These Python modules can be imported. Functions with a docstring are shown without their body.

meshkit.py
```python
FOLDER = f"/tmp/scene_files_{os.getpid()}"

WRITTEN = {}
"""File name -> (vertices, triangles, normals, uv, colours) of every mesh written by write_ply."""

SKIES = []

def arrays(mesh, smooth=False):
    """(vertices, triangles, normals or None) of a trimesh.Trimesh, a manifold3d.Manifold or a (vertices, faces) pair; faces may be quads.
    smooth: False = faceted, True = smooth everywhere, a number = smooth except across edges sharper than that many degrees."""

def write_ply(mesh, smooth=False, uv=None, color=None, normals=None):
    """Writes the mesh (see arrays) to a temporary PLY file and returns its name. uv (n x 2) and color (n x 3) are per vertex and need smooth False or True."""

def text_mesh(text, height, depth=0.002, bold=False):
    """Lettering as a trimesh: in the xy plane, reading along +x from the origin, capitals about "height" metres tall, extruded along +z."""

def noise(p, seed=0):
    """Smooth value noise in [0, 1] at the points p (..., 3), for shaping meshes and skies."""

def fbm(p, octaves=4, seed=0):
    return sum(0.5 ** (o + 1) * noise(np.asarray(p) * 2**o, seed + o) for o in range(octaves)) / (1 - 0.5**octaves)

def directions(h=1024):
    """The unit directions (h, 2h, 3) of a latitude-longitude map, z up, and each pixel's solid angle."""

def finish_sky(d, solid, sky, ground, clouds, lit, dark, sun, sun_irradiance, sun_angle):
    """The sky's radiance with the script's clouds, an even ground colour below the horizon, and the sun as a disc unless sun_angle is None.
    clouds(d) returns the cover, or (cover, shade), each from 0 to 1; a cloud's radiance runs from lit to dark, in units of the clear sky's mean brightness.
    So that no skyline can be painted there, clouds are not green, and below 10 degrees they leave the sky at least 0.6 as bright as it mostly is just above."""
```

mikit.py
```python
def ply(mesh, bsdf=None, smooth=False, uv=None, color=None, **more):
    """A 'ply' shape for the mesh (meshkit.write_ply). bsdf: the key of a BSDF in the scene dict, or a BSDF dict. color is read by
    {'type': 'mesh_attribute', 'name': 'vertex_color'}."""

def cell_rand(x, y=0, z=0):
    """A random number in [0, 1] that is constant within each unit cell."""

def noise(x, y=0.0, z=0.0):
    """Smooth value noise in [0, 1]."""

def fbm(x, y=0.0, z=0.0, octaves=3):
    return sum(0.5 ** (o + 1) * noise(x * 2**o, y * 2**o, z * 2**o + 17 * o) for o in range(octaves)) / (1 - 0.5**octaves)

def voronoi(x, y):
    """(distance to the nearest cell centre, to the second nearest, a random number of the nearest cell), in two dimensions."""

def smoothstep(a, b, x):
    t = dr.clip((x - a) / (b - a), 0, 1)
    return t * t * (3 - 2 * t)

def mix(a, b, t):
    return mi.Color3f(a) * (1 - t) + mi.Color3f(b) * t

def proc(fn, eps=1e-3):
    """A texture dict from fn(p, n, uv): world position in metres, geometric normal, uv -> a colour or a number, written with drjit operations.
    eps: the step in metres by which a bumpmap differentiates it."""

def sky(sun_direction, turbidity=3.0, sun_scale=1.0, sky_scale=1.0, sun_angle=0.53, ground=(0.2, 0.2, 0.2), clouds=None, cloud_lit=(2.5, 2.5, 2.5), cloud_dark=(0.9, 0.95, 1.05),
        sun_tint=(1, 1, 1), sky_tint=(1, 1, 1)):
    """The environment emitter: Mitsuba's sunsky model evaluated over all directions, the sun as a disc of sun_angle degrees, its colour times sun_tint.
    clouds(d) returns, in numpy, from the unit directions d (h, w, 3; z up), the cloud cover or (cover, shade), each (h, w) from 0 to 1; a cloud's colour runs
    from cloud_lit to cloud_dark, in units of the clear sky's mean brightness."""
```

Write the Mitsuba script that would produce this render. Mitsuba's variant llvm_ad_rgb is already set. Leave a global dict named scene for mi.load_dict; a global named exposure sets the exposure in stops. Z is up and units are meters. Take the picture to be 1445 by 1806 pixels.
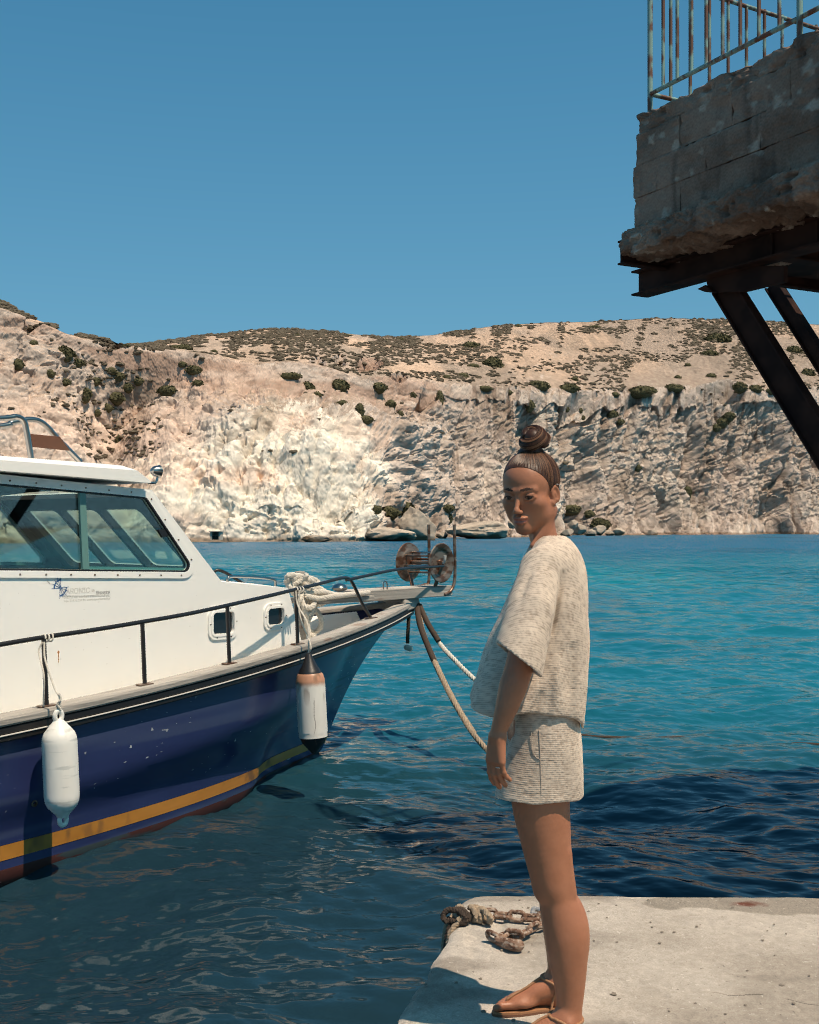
import math
import numpy as np, trimesh, mitsuba as mi, drjit as dr, manifold3d as m3
from shapely.geometry import Polygon, Point, LineString, box as sbox
from shapely import affinity, union_all
import mikit, meshkit
from mikit import noise, fbm, voronoi, cell_rand, smoothstep, mix, proc

scene, labels = {}, {}
T = mi.ScalarTransform4f

# ---------------------------------------------------------------- camera, sky, exposure
F, CX, YH, ZC = 2000.0, 722.5, 930.0, 2.1        # focal length in pixels of the 1445 x 1806 photo, centre column, horizon row, eye height above the water
PIER = 0.63                                      # pier top above the water
SUN = (0.72, -0.69, 1.90)
exposure = 1.25
scene['camera'] = {'type': 'perspective', 'fov': 2 * math.degrees(math.atan(CX / F)), 'fov_axis': 'x',
                   'near_clip': 0.05, 'far_clip': 9000.0, 'principal_point_offset_y': (903 - YH) / 1806,
                   'to_world': T().look_at(origin=[0, 0, ZC], target=[0, 10, ZC], up=[0, 0, 1])}
scene['sky'] = mikit.sky(SUN, turbidity=4.5, sky_scale=1.15, sky_tint=(0.37, 1.03, 1.06), sun_tint=(1.02, 0.985, 0.97), sun_scale=1.5, ground=(0.10, 0.11, 0.10),
                         clouds=lambda d: 0.80 * np.exp(-np.arcsin(np.clip(d[..., 2], 0, 1)) / 0.20), cloud_lit=(0.95, 1.55, 1.95))      # the pale haze round the horizon


def at(px, py, Y):
    """The point seen at a photo pixel, Y metres in front of the lens."""
    return np.array([(px - CX) / F * Y, Y, ZC - (py - YH) / F * Y])


def on_z(px, py, z):
    return at(px, py, (ZC - z) * F / (py - YH))


# ---------------------------------------------------------------- helpers
def key_for(name, parent=None):
    base = f'{parent}__{name}' if parent else name
    taken = lambda k: k in scene or k in labels or any(x.startswith(k + '__') for x in scene)
    if not taken(base):
        return base
    i = 1
    while taken(f'{base}_{i:03d}'):
        i += 1
    return f'{base}_{i:03d}'


def obj(name, mesh, bsdf, parent=None, smooth=30, **more):
    k = key_for(name, parent)
    scene[k] = mikit.ply(mesh, bsdf, smooth, **more)
    return k


def tag(k, label=None, cat=None, group=None, kind=None):
    d = labels.setdefault(k, {})
    for a, b in (('label', label), ('category', cat), ('group', group), ('kind', kind)):
        if b:
            d[a] = b
    return k


def thing(name, label, cat, group=None):
    return tag(key_for(name), label, cat, group)


def cat(*ms):
    ms = [m for x in ms for m in (x if isinstance(x, (list, tuple)) else [x])]
    vs, fs, o = [], [], 0
    for m in ms:
        v, f = np.asarray(m.vertices), np.asarray(m.faces)
        vs.append(v); fs.append(f + o); o += len(v)
    return trimesh.Trimesh(np.vstack(vs), np.vstack(fs), process=False)


def quads(v, q):
    q = np.asarray(q)
    return trimesh.Trimesh(np.asarray(v), np.vstack([q[:, [0, 1, 2]], q[:, [0, 2, 3]]]), process=False)


def grid(P, closed=False):
    """P (n, m, 3) -> a sheet; closed joins the last column with the first."""
    n, m = P.shape[:2]
    i, j = np.meshgrid(np.arange(n - 1), np.arange(m if closed else m - 1), indexing='ij')
    k = (j + 1) % m
    q = np.stack([i * m + j, i * m + k, (i + 1) * m + k, (i + 1) * m + j], -1).reshape(-1, 4)
    return quads(P.reshape(-1, 3), q)


def smooth_path(pts, n=8):
    p = np.asarray(pts, float)
    if len(p) < 3 or n < 2:
        return p
    q = np.vstack([2 * p[0] - p[1], p, 2 * p[-1] - p[-2]])
    t = np.linspace(0, 1, n, endpoint=False)[:, None]
    out = [0.5 * (2 * b + (c - a) * t + (2 * a - 5 * b + 4 * c - d) * t**2 + (3 * b - a - 3 * c + d) * t**3) for a, b, c, d in zip(q[:-3], q[1:-2], q[2:-1], q[3:])]
    return np.vstack(out + [p[-1:]])


def frames(p):
    t = np.gradient(p, axis=0)
    t /= np.linalg.norm(t, axis=1, keepdims=True) + 1e-12
    a = np.cross(t[0], [0, 0, 1.0] if abs(t[0, 2]) < 0.9 else [1.0, 0, 0]); a /= np.linalg.norm(a)
    A = []
    for ti in t:
        a = a - ti * (a @ ti); a /= np.linalg.norm(a) + 1e-12
        A.append(a)
    A = np.array(A)
    return t, A, np.cross(t, A)


def tube(pts, r, sides=10, n=6, cap=True, closed=False):
    p = smooth_path(pts, n) if not closed else np.asarray(pts, float)
    if closed:
        p = np.vstack([p, p[:1]])
    t, A, B = frames(p)
    if closed:
        t[0] = t[-1] = (p[1] - p[-2]) / np.linalg.norm(p[1] - p[-2]); A[-1] = A[0]; B[-1] = B[0]
    ang = np.arange(sides) * 2 * np.pi / sides
    rr = np.interp(np.linspace(0, 1, len(p)), np.linspace(0, 1, np.size(r)), np.atleast_1d(r))[:, None, None]
    P = p[:, None] + rr * (np.cos(ang)[None, :, None] * A[:, None] + np.sin(ang)[None, :, None] * B[:, None])
    m = grid(P, True)
    if not cap or closed:
        return m
    v, f, k = np.asarray(m.vertices), np.asarray(m.faces), len(m.vertices)
    j = np.arange(sides)
    v = np.vstack([v, p[:1], p[-1:]])
    f = np.vstack([f, np.stack([(j + 1) % sides, j, j * 0 + k], 1), np.stack([k - sides + j, k - sides + (j + 1) % sides, j * 0 + k + 1], 1)])
    return trimesh.Trimesh(v, f, process=False)


def rope(pts, r, pitch=0.05, n=8, strands=3, sides=6, step=0.008):
    """A laid rope: strands twisted round the path."""
    p = smooth_path(pts, n)
    L = np.r_[0, np.cumsum(np.linalg.norm(np.diff(p, axis=0), axis=1))]
    m = max(4, int(L[-1] / step))
    p = np.stack([np.interp(np.linspace(0, L[-1], m), L, p[:, k]) for k in range(3)], 1)
    t, A, B = frames(p)
    ph = np.linspace(0, L[-1], m) / pitch * 2 * np.pi
    out = []
    for s in range(strands):
        a = ph + s * 2 * np.pi / strands
        out.append(tube(p + 0.5 * r * (np.cos(a)[:, None] * A + np.sin(a)[:, None] * B), 0.56 * r, sides, 1))
    return cat(out)


def lathe(prof, o, axis, n=28, up=None):
    """Revolve (radius, height) pairs about axis through o."""
    z = np.asarray(axis, float) / np.linalg.norm(axis)
    x = np.cross(z, [0, 0, 1.0] if abs(z[2]) < 0.9 else [1.0, 0, 0]); x /= np.linalg.norm(x)
    y = np.cross(z, x)
    a = np.arange(n) * 2 * np.pi / n
    prof = np.asarray(prof, float)
    P = np.asarray(o) + prof[:, 1, None, None] * z + prof[:, 0, None, None] * (np.cos(a)[None, :, None] * x + np.sin(a)[None, :, None] * y)
    return grid(P, True)


def slab(poly, o, ex, ey, depth, bevel=0.0):
    """Extrude a shapely polygon laid in the plane (o, ex, ey), by depth along ex x ey."""
    ex, ey = np.asarray(ex, float), np.asarray(ey, float)
    ez = np.cross(ex, ey)
    ms = []
    for g in getattr(poly, 'geoms', [poly]):
        m = trimesh.creation.extrude_polygon(g, abs(depth), engine='earcut')
        v = np.asarray(m.vertices)
        if depth < 0:
            v = v * [1, 1, -1]
            m = trimesh.Trimesh(v, np.asarray(m.faces)[:, ::-1], process=False)
        ms.append(trimesh.Trimesh(np.asarray(o) + v[:, :1] * ex + v[:, 1:2] * ey + v[:, 2:] * ez, m.faces, process=False))
    return cat(ms)


def rbox(size, r=0.01, seg=2):
    """A box with rounded edges, centred at the origin."""
    s = np.maximum(np.asarray(size, float) / 2 - r, 1e-4)
    sp = m3.Manifold.sphere(r, 4 * seg)
    return m3.Manifold.batch_hull([sp.translate([a * s[0], b * s[1], c * s[2]]) for a in (-1, 1) for b in (-1, 1) for c in (-1, 1)])


def tm(man):
    m = man.to_mesh()
    return trimesh.Trimesh(np.array(m.vert_properties[:, :3], float), np.array(m.tri_verts), process=False)


def placed(m, o, ex, ey, ez):
    v = np.asarray(m.vertices)
    return trimesh.Trimesh(np.asarray(o) + v[:, :1] * np.asarray(ex) + v[:, 1:2] * np.asarray(ey) + v[:, 2:] * np.asarray(ez), m.faces, process=False)


def bar(a, b, w, h, r=0.004, up=(0, 0, 1)):
    """A rounded bar from a to b, w across and h along up."""
    a, b = np.asarray(a, float), np.asarray(b, float)
    L = np.linalg.norm(b - a); ex = (b - a) / L
    ey = np.cross(up, ex); ey /= np.linalg.norm(ey)
    return placed(tm(rbox([L, w, h], r)), (a + b) / 2, ex, ey, np.cross(ex, ey))


# signed distance fields on a rectilinear grid -> meshes
class Field:
    def __init__(s, xs, ys, zs):
        s.ax = [np.asarray(a, np.float32) for a in (xs, ys, zs)]
        s.d = np.full([len(a) for a in s.ax], 9.0, np.float32)

    def sub(s, lo, hi):
        sl = tuple(slice(max(0, np.searchsorted(a, l) - 1), min(len(a), np.searchsorted(a, h) + 2)) for a, l, h in zip(s.ax, lo, hi))
        return sl, np.ix_(*[a[q] for a, q in zip(s.ax, sl)])

    def op(s, fn, lo, hi, k=0.01, mode='add'):
        sl, (X, Y, Z) = s.sub(lo, hi)
        n, o = fn(X, Y, Z), s.d[sl]
        n = np.broadcast_to(n, o.shape).astype(np.float32)
        if mode == 'sub':
            h = np.maximum(k - np.abs(o + n), 0) / k
            s.d[sl] = np.maximum(o, -n) + h * h * k / 4
        else:
            h = np.maximum(k - np.abs(o - n), 0) / k
            s.d[sl] = np.minimum(o, n) - h * h * k / 4

    def cone(s, a, b, ra, rb, k=0.01, mode='add'):
        a, b = np.asarray(a, float), np.asarray(b, float)
        pad = max(ra, rb) + k + 0.01
        s.op(lambda X, Y, Z: cone_sdf(X, Y, Z, a, b, ra, rb), np.minimum(a, b) - pad, np.maximum(a, b) + pad, k, mode)

    def ell(s, c, r, R=np.eye(3), k=0.01, mode='add'):
        c, r = np.asarray(c, float), np.asarray(r, float)
        pad = r.max() + k + 0.01
        s.op(lambda X, Y, Z: ell_sdf(X, Y, Z, c, r, R), c - pad, c + pad, k, mode)

    def mesh(s, keep=True):
        return surface_nets(s.d, *s.ax)


def cone_sdf(X, Y, Z, a, b, ra, rb):
    ab = b - a
    t = np.clip(((X - a[0]) * ab[0] + (Y - a[1]) * ab[1] + (Z - a[2]) * ab[2]) / max(ab @ ab, 1e-12), 0, 1)
    return np.sqrt((X - a[0] - t * ab[0])**2 + (Y - a[1] - t * ab[1])**2 + (Z - a[2] - t * ab[2])**2) - (ra + (rb - ra) * t)


def ell_sdf(X, Y, Z, c, r, R):
    x, y, z = X - c[0], Y - c[1], Z - c[2]
    u = [(R[0, i] * x + R[1, i] * y + R[2, i] * z) / r[i] for i in range(3)]
    k0 = np.sqrt(u[0]**2 + u[1]**2 + u[2]**2)
    k1 = np.sqrt((u[0] / r[0])**2 + (u[1] / r[1])**2 + (u[2] / r[2])**2)
    return k0 * (k0 - 1) / np.maximum(k1, 1e-6)


def surface_nets(d, xs, ys, zs):
    S = d < 0
    n = d.shape
    c = [S[i:n[0] - 1 + i, j:n[1] - 1 + j, k:n[2] - 1 + k] for i in (0, 1) for j in (0, 1) for k in (0, 1)]
    act = np.zeros(c[0].shape, bool)
    for x in c[1:]:
        act |= x != c[0]
    I = np.argwhere(act)
    idx = np.full(act.shape, -1, np.int32)
    idx[act] = np.arange(len(I))
    off = np.array([(i, j, k) for i in (0, 1) for j in (0, 1) for k in (0, 1)])
    D = np.stack([d[I[:, 0] + o[0], I[:, 1] + o[1], I[:, 2] + o[2]] for o in off], 1)
    acc, cnt = np.zeros((len(I), 3)), np.zeros(len(I))
    for a in range(8):
        for b in range(a + 1, 8):
            if np.abs(off[a] - off[b]).sum() == 1:
                m = (D[:, a] < 0) != (D[:, b] < 0)
                t = np.where(m, D[:, a] / np.where(m, D[:, a] - D[:, b], 1), 0)[:, None]
                acc += np.where(m[:, None], off[a] + (off[b] - off[a]) * t, 0)
                cnt += m
    g = I + acc / cnt[:, None]
    V = np.stack([np.interp(g[:, k], np.arange(len(a)), a) for k, a in enumerate((xs, ys, zs))], 1)
    q = []
    for ax in range(3):
        o1, o2 = [k for k in range(3) if k != ax]
        lo = [slice(None)] * 3; hi = [slice(None)] * 3
        lo[ax], hi[ax] = slice(0, n[ax] - 1), slice(1, n[ax])
        for o in (o1, o2):
            lo[o] = hi[o] = slice(1, n[o] - 1)
        a, b = S[tuple(lo)], S[tuple(hi)]
        E = np.argwhere(a != b)
        flip = a[tuple(E.T)]
        E = E.copy(); E[:, o1] += 1; E[:, o2] += 1
        def cell(u, v):
            e = E.copy(); e[:, o1] -= u; e[:, o2] -= v
            return idx[tuple(e.T)]
        Q = np.stack([cell(1, 1), cell(0, 1), cell(0, 0), cell(1, 0)], 1)
        if ax == 1:
            flip = ~flip
        Q[~flip] = Q[~flip][:, ::-1]
        q.append(Q)
    return quads(V, np.vstack(q))


def biggest(m, least=200):
    parts = [p for p in m.split(only_watertight=False) if len(p.faces) >= least]
    return cat(parts)


def steps(*spans):
    """Grid coordinates from (start, stop, step) spans that follow one another."""
    return np.concatenate([np.arange(a, b - 0.3 * s, s) for a, b, s in spans])


def relax(m, n=3, lamb=0.5, mu=-0.53):
    """Taubin smoothing with even weights."""
    from scipy.sparse import coo_matrix
    f, v = np.asarray(m.faces), np.asarray(m.vertices, float)
    e = np.vstack([f[:, [0, 1]], f[:, [1, 2]], f[:, [2, 0]]]); e = np.vstack([e, e[:, ::-1]])
    A = coo_matrix((np.ones(len(e)), (e[:, 0], e[:, 1])), (len(v), len(v))).tocsr(); A.data[:] = 1
    deg = np.maximum(np.asarray(A.sum(1)), 1)
    for _ in range(n):
        for k in (lamb, mu):
            v = v + k * (A @ v / deg - v)
    return trimesh.Trimesh(v, f, process=False)


def rgb(*c):
    return {'type': 'rgb', 'value': list(c)}


def bsdf(name, d, two=True):
    scene[name] = {'type': 'twosided', 'b': d} if two else d
    return name


def plain(name, c, rough=0.5, **more):
    return bsdf(name, {'type': 'principled', 'base_color': rgb(*c) if isinstance(c, tuple) else c, 'roughness': rough, **more})


def bumped(name, c, rough, fn, scale=1.0, eps=1e-3, **more):
    inner = {'type': 'principled', 'base_color': rgb(*c) if isinstance(c, tuple) else c, 'roughness': rough, **more}
    return bsdf(name, {'type': 'bumpmap', 'arbitrary': proc(fn, eps), 'scale': scale, 'b': inner})

# ---------------------------------------------------------------- water
rng = np.random.default_rng(5)


def wave_height(x, y, least):
    """Wind chop: the sum of many short waves; waves shorter than least are left to the material."""
    h = np.zeros(np.broadcast(x, y).shape)
    r = np.random.default_rng(11)
    for i in range(70):
        lam = 0.16 * 1.058**i
        th = math.radians(-112) + r.normal(0, 0.62)
        k = 2 * math.pi / lam
        ph, amp = r.uniform(0, 6.28), 0.0042 * lam**0.8 * r.uniform(0.5, 1.5) * min(1, (2.6 / lam)**0.9)
        q = np.sin(k * (math.cos(th) * x + math.sin(th) * y) + ph + 1.3 * np.sin(0.31 * k * (math.sin(th) * x - math.cos(th) * y) + 2 * ph))
        h = h + amp * np.clip((lam / np.maximum(least, 1e-6) - 2.0) / 2.0, 0, 1) * (q + 0.28 * q * q)
    return h - 0.05


def water_mesh():
    ys = [2.6]
    while ys[-1] < 420:
        ys.append(ys[-1] + max(0.0145, ys[-1] * 0.0032 if ys[-1] < 60 else ys[-1] * 0.012))
    ys = np.array(ys)
    u = np.linspace(-1, 1, 640)
    half = 0.48 * ys + 1.6
    X, Y = u[None] * half[:, None], np.broadcast_to(ys[:, None], (len(ys), len(u)))
    sp = np.maximum(np.gradient(ys)[:, None], 2 * half[:, None] / 640)
    Z = wave_height(X, Y, sp)
    main = grid(np.stack([X, Y, Z], -1))
    # the rest of the sea: plain sheets left, right and behind, joined to the edges
    def rim(xc, sgn):
        return grid(np.stack([np.stack([np.where(k == 0, xc, sgn * 2500.0), ys, np.where(k == 0, Z[:, 0 if sgn < 0 else -1], 0 * ys)], -1) for k in (0, 1)], 1)[:, ::-1 if sgn < 0 else 1])
    near = grid(np.stack([np.stack([X[0], Y[0], Z[0]], -1), np.stack([np.sign(u) * 2500 * np.abs(u), 0 * u - 2500, 0 * u], -1)])[::-1])
    far = grid(np.stack([np.stack([X[-1], Y[-1], Z[-1]], -1), np.stack([u * 2500, 0 * u + 3000, 0 * u], -1)]))
    return cat(main, rim(X[:, 0], -1), rim(X[:, -1], 1), near, far)


def water_colour(p, n, uv):
    # depth below the surface: weed and rock close to the quay, pale sand farther out, weed again in patches
    big = fbm(p.x * 0.11 + 3.1, p.y * 0.07 + 1.7, 0.0, 3)
    far = smoothstep(6.5, 17.0, p.y + 0.35 * p.x + 4.0 * (big - 0.5))
    c = mix((0.009, 0.028, 0.042), (0.005, 0.100, 0.148), far)
    sand = smoothstep(0.35, 0.7, fbm(p.x * 0.05 + 9, p.y * 0.022 + 4, 0.0, 3)) * far * (1 - smoothstep(60.0, 120.0, p.y))
    c = mix(c, (0.006, 0.155, 0.200), sand)
    deep = smoothstep(40.0, 140.0, p.y)
    c = mix(c, (0.005, 0.095, 0.180), deep)
    weed = smoothstep(0.52, 0.72, fbm(p.x * 0.09 + 30, p.y * 0.03, 0.0, 3)) * smoothstep(8, 30, p.y)
    return mix(c, (0.005, 0.060, 0.105), 0.55 * weed)


def ripple(p, n, uv):
    d = 1.0 / (1.0 + p.y * 0.02)
    a = fbm(p.x * 5.0 + 0.6 * p.y, p.y * 9.0, 0.0, 3) * 0.020
    b = fbm(p.x * 0.9 + 0.1 * p.y, p.y * 1.7, 3.0, 3) * 0.42 * smoothstep(20, 90, p.y)
    return a * d + b


bumped('water_surface', proc(water_colour), 0.06, ripple, 1.0, 4e-3, specular=0.22)
tag(obj('sea_water', water_mesh(), 'water_surface', smooth=True), 'choppy teal sea water filling the bay', kind='structure')

# ---------------------------------------------------------------- the coast: one sheet of rock from under the water to behind the skyline
PX = [-300, 0, 60, 130, 200, 240, 300, 370, 420, 470, 520, 560, 600, 640, 700, 740, 780, 850, 900, 1000, 1100, 1200, 1300, 1445, 1760]
BASE = [150, 150, 152, 156, 160, 160, 160, 164, 165, 167, 168, 168, 170, 172, 180, 196, 218, 236, 236, 275, 300, 318, 330, 345, 365]
RIM_Y = [470, 548, 570, 596, 612, 615, 624, 632, 640, 645, 648, 652, 660, 668, 668, 672, 676, 681, 684, 690, 692, 688, 684, 690, 700]
RIM_D = [190, 198, 202, 210, 216, 218, 220, 222, 224, 226, 230, 234, 238, 246, 262, 272, 282, 296, 304, 326, 346, 362, 374, 390, 405]
TOP_Y = [420, 527, 560, 582, 600, 607, 600, 592, 586, 580, 581, 583, 587, 590, 593, 592, 588, 579, 572, 567, 565, 562, 563, 570, 585]
TOP_D = [210, 216, 216, 224, 250, 330, 360, 380, 385, 390, 392, 395, 400, 410, 420, 426, 432, 446, 458, 470, 480, 490, 495, 500, 515]
NU, NV = 1260, 430


def cyc(x, tab):
    from scipy.interpolate import PchipInterpolator
    return PchipInterpolator(PX, tab)(x)


def ridged(p, o, seed):
    return sum(0.55**k * (1 - np.abs(2 * meshkit.noise(p * 2.05**k, seed + k) - 1)) for k in range(o)) / sum(0.55**k for k in range(o))


def coast():
    px = np.linspace(-300, 1760, NU)
    b, ry, rd, ty, td = (cyc(px, t) for t in (BASE, RIM_Y, RIM_D, TOP_Y, TOP_D))
    rz, tz = ZC - (ry - YH) / F * rd, ZC - (ty - YH) / F * td
    right = np.clip((px - 640) / 300, 0, 1); right = right * right * (3 - 2 * right)
    left = np.clip((480 - px) / 200, 0, 1); left = left * left * (3 - 2 * left)
    mid = 1 - np.maximum(right, left)
    nface = int(NV * 0.74)
    v = np.linspace(0, 1, nface)
    f_r = np.interp(v, [0, 0.05, 0.16, 0.30, 0.62, 0.93, 1], [0, 0.16, 0.42, 0.52, 0.68, 0.86, 1])
    f_l = np.interp(v, [0, 0.12, 0.40, 0.75, 0.93, 1], [0, 0.06, 0.34, 0.82, 0.95, 1])
    f_m = np.interp(v, [0, 0.20, 0.45, 0.72, 0.90, 1], [0, 0.05, 0.24, 0.58, 0.86, 1])
    f = f_r[:, None] * right + f_l[:, None] * left + f_m[:, None] * mid
    Df = b + (rd - b) * f
    Zf = -1.2 + (rz + 1.2) * v[:, None] + 0 * Df
    w = np.linspace(0, 1, NV - nface)[1:]
    Dt = rd + (td - rd) * w[:, None]
    Zt = rz + (tz - rz) * (w[:, None]**0.92)
    D = np.vstack([Df, Dt, td + 25, td + 250]); Z = np.vstack([Zf, Zt, tz - 3.0, tz * 0.4])
    X = (px - CX) / F * D
    P = np.stack([X, D, Z], -1)
    V = np.concatenate([v, 1 + w, [2.1, 2.3]])[:, None] + 0 * D
    # surface normal of the plain sheet, relief along it
    du, dv = np.gradient(P, axis=1), np.gradient(P, axis=0)
    N = np.cross(du, dv); N /= np.linalg.norm(N, axis=-1, keepdims=True)
    N = N * np.where(N[..., 1:2] > 0, -1, 1) if False else N
    face = np.clip((1.02 - V) / 0.06, 0, 1) * np.clip(V / 0.10, 0.12, 1)
    slope = 1 - np.clip((1.02 - V) / 0.06, 0, 1)
    wR, wL, wM = (np.broadcast_to(a, D.shape) for a in (right, left, mid))
    shore = np.cumsum(np.interp(px, PX, BASE)) * (px[1] - px[0]) / F * 1.15        # metres along the shore
    q = np.stack([np.broadcast_to(shore, D.shape), P[..., 1] * 0.06, P[..., 2]], -1)
    q[..., 0] += 3.5 * (meshkit.fbm(P * 0.05, 3, 71) - 0.5); q[..., 2] += 3 * (meshkit.fbm(P * 0.05, 3, 75) - 0.5)
    big = ridged(q * 0.032, 2, 3) - 0.5
    sc = np.where(wR > 0.5, 1.0, 1.0)
    flute = ridged(q * [0.17, 0.10, 0.030], 4, 21) - 0.55
    flute2 = ridged(q * [0.50, 0.30, 0.075], 3, 25) - 0.55
    knob = ridged(q * 0.20, 4, 31) - 0.55
    lump = meshkit.fbm(q * [0.42, 0.42, 0.8], 3, 41) - 0.5
    fine = ridged(q * [0.85, 0.85, 0.65], 3, 51) - 0.55
    bed = q[..., 2] + 0.30 * q[..., 0] + 4.5 * meshkit.fbm(q * 0.035, 3, 61)
    strata = ridged(np.stack([bed * 0.55, q[..., 0] * 0.05, q[..., 1] * 0.05], -1), 3, 66) - 0.5
    facet = np.abs(meshkit.noise(q * 0.08, 81) - 0.5) * 2
    pits = np.clip(meshkit.fbm(q * [0.75, 0.75, 0.9], 3, 85) - 0.56, 0, 0.16) / 0.16
    pitz = np.clip((meshkit.fbm(q * 0.06, 2, 88) - 0.40) / 0.15, 0, 1)
    S_, Z_ = q[..., 0], q[..., 2]
    cut = lambda fs, fz, o, sd, e: ridged(np.stack([S_ * fs, P[..., 1] * 0.004, Z_ * fz], -1), o, sd)**e
    butt = cut(0.060, 0.012, 2, 201, 3.0)
    fis = cut(0.17, 0.030, 3, 205, 3.5)
    fis2 = cut(0.46, 0.085, 3, 211, 3.0)
    crag = ridged(np.stack([S_ * 0.95, P[..., 1] * 0.01, Z_ * 0.38], -1), 3, 221) - 0.55
    lean = (S_ * 0.75 + Z_ * 0.9, Z_ * 0.6 - S_ * 0.5)
    dcut = ridged(np.stack([lean[0] * 0.055, 0 * S_, lean[1] * 0.022], -1), 3, 231)**3.5
    dcut2 = ridged(np.stack([S_ * 0.20 - Z_ * 0.12, 0 * S_, Z_ * 0.10 + S_ * 0.05], -1), 3, 235)**3.0
    amp = 0.35 + 1.3 * meshkit.fbm(np.stack([S_ * 0.022, 0 * S_, Z_ * 0.045], -1), 2, 241)
    rel = wR * (3.0 * big - 7.0 * butt - amp * (5.2 * fis + 4.2 * fis2) + 1.0 * knob + 2.1 * crag + 0.7 * fine - 1.0 * pits) \
        + wL * (4.0 * big - 3.0 * dcut - amp * 2.2 * dcut2 + 1.4 * knob + 1.0 * lump + 1.5 * strata + 0.9 * fine - 1.5 * pits * pitz) \
        + wM * (6.0 * big + 4.6 * (facet - 0.4) - 5.0 * dcut - amp * (3.4 * dcut2 + 1.2 * fis2) + 1.2 * knob + 1.2 * strata + 0.5 * fine - 1.2 * pits * pitz)
    rel = rel * (1 - 0.62 * np.clip((V - 0.80) / 0.16, 0, 1))
    d = face * rel + slope * (2.2 * (meshkit.fbm(q * 0.045, 4, 91) - 0.5) + 0.9 * (meshkit.fbm(q * 0.3, 3, 95) - 0.5))
    # the cap rock stands proud of the face below it
    cap = np.exp(-((V - 0.975) / 0.035)**2)
    d += cap * (1.4 * wL + 1.5 * wR + 1.2 * wM) * (0.4 + 1.2 * meshkit.noise(q * 0.12, 99))
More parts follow.
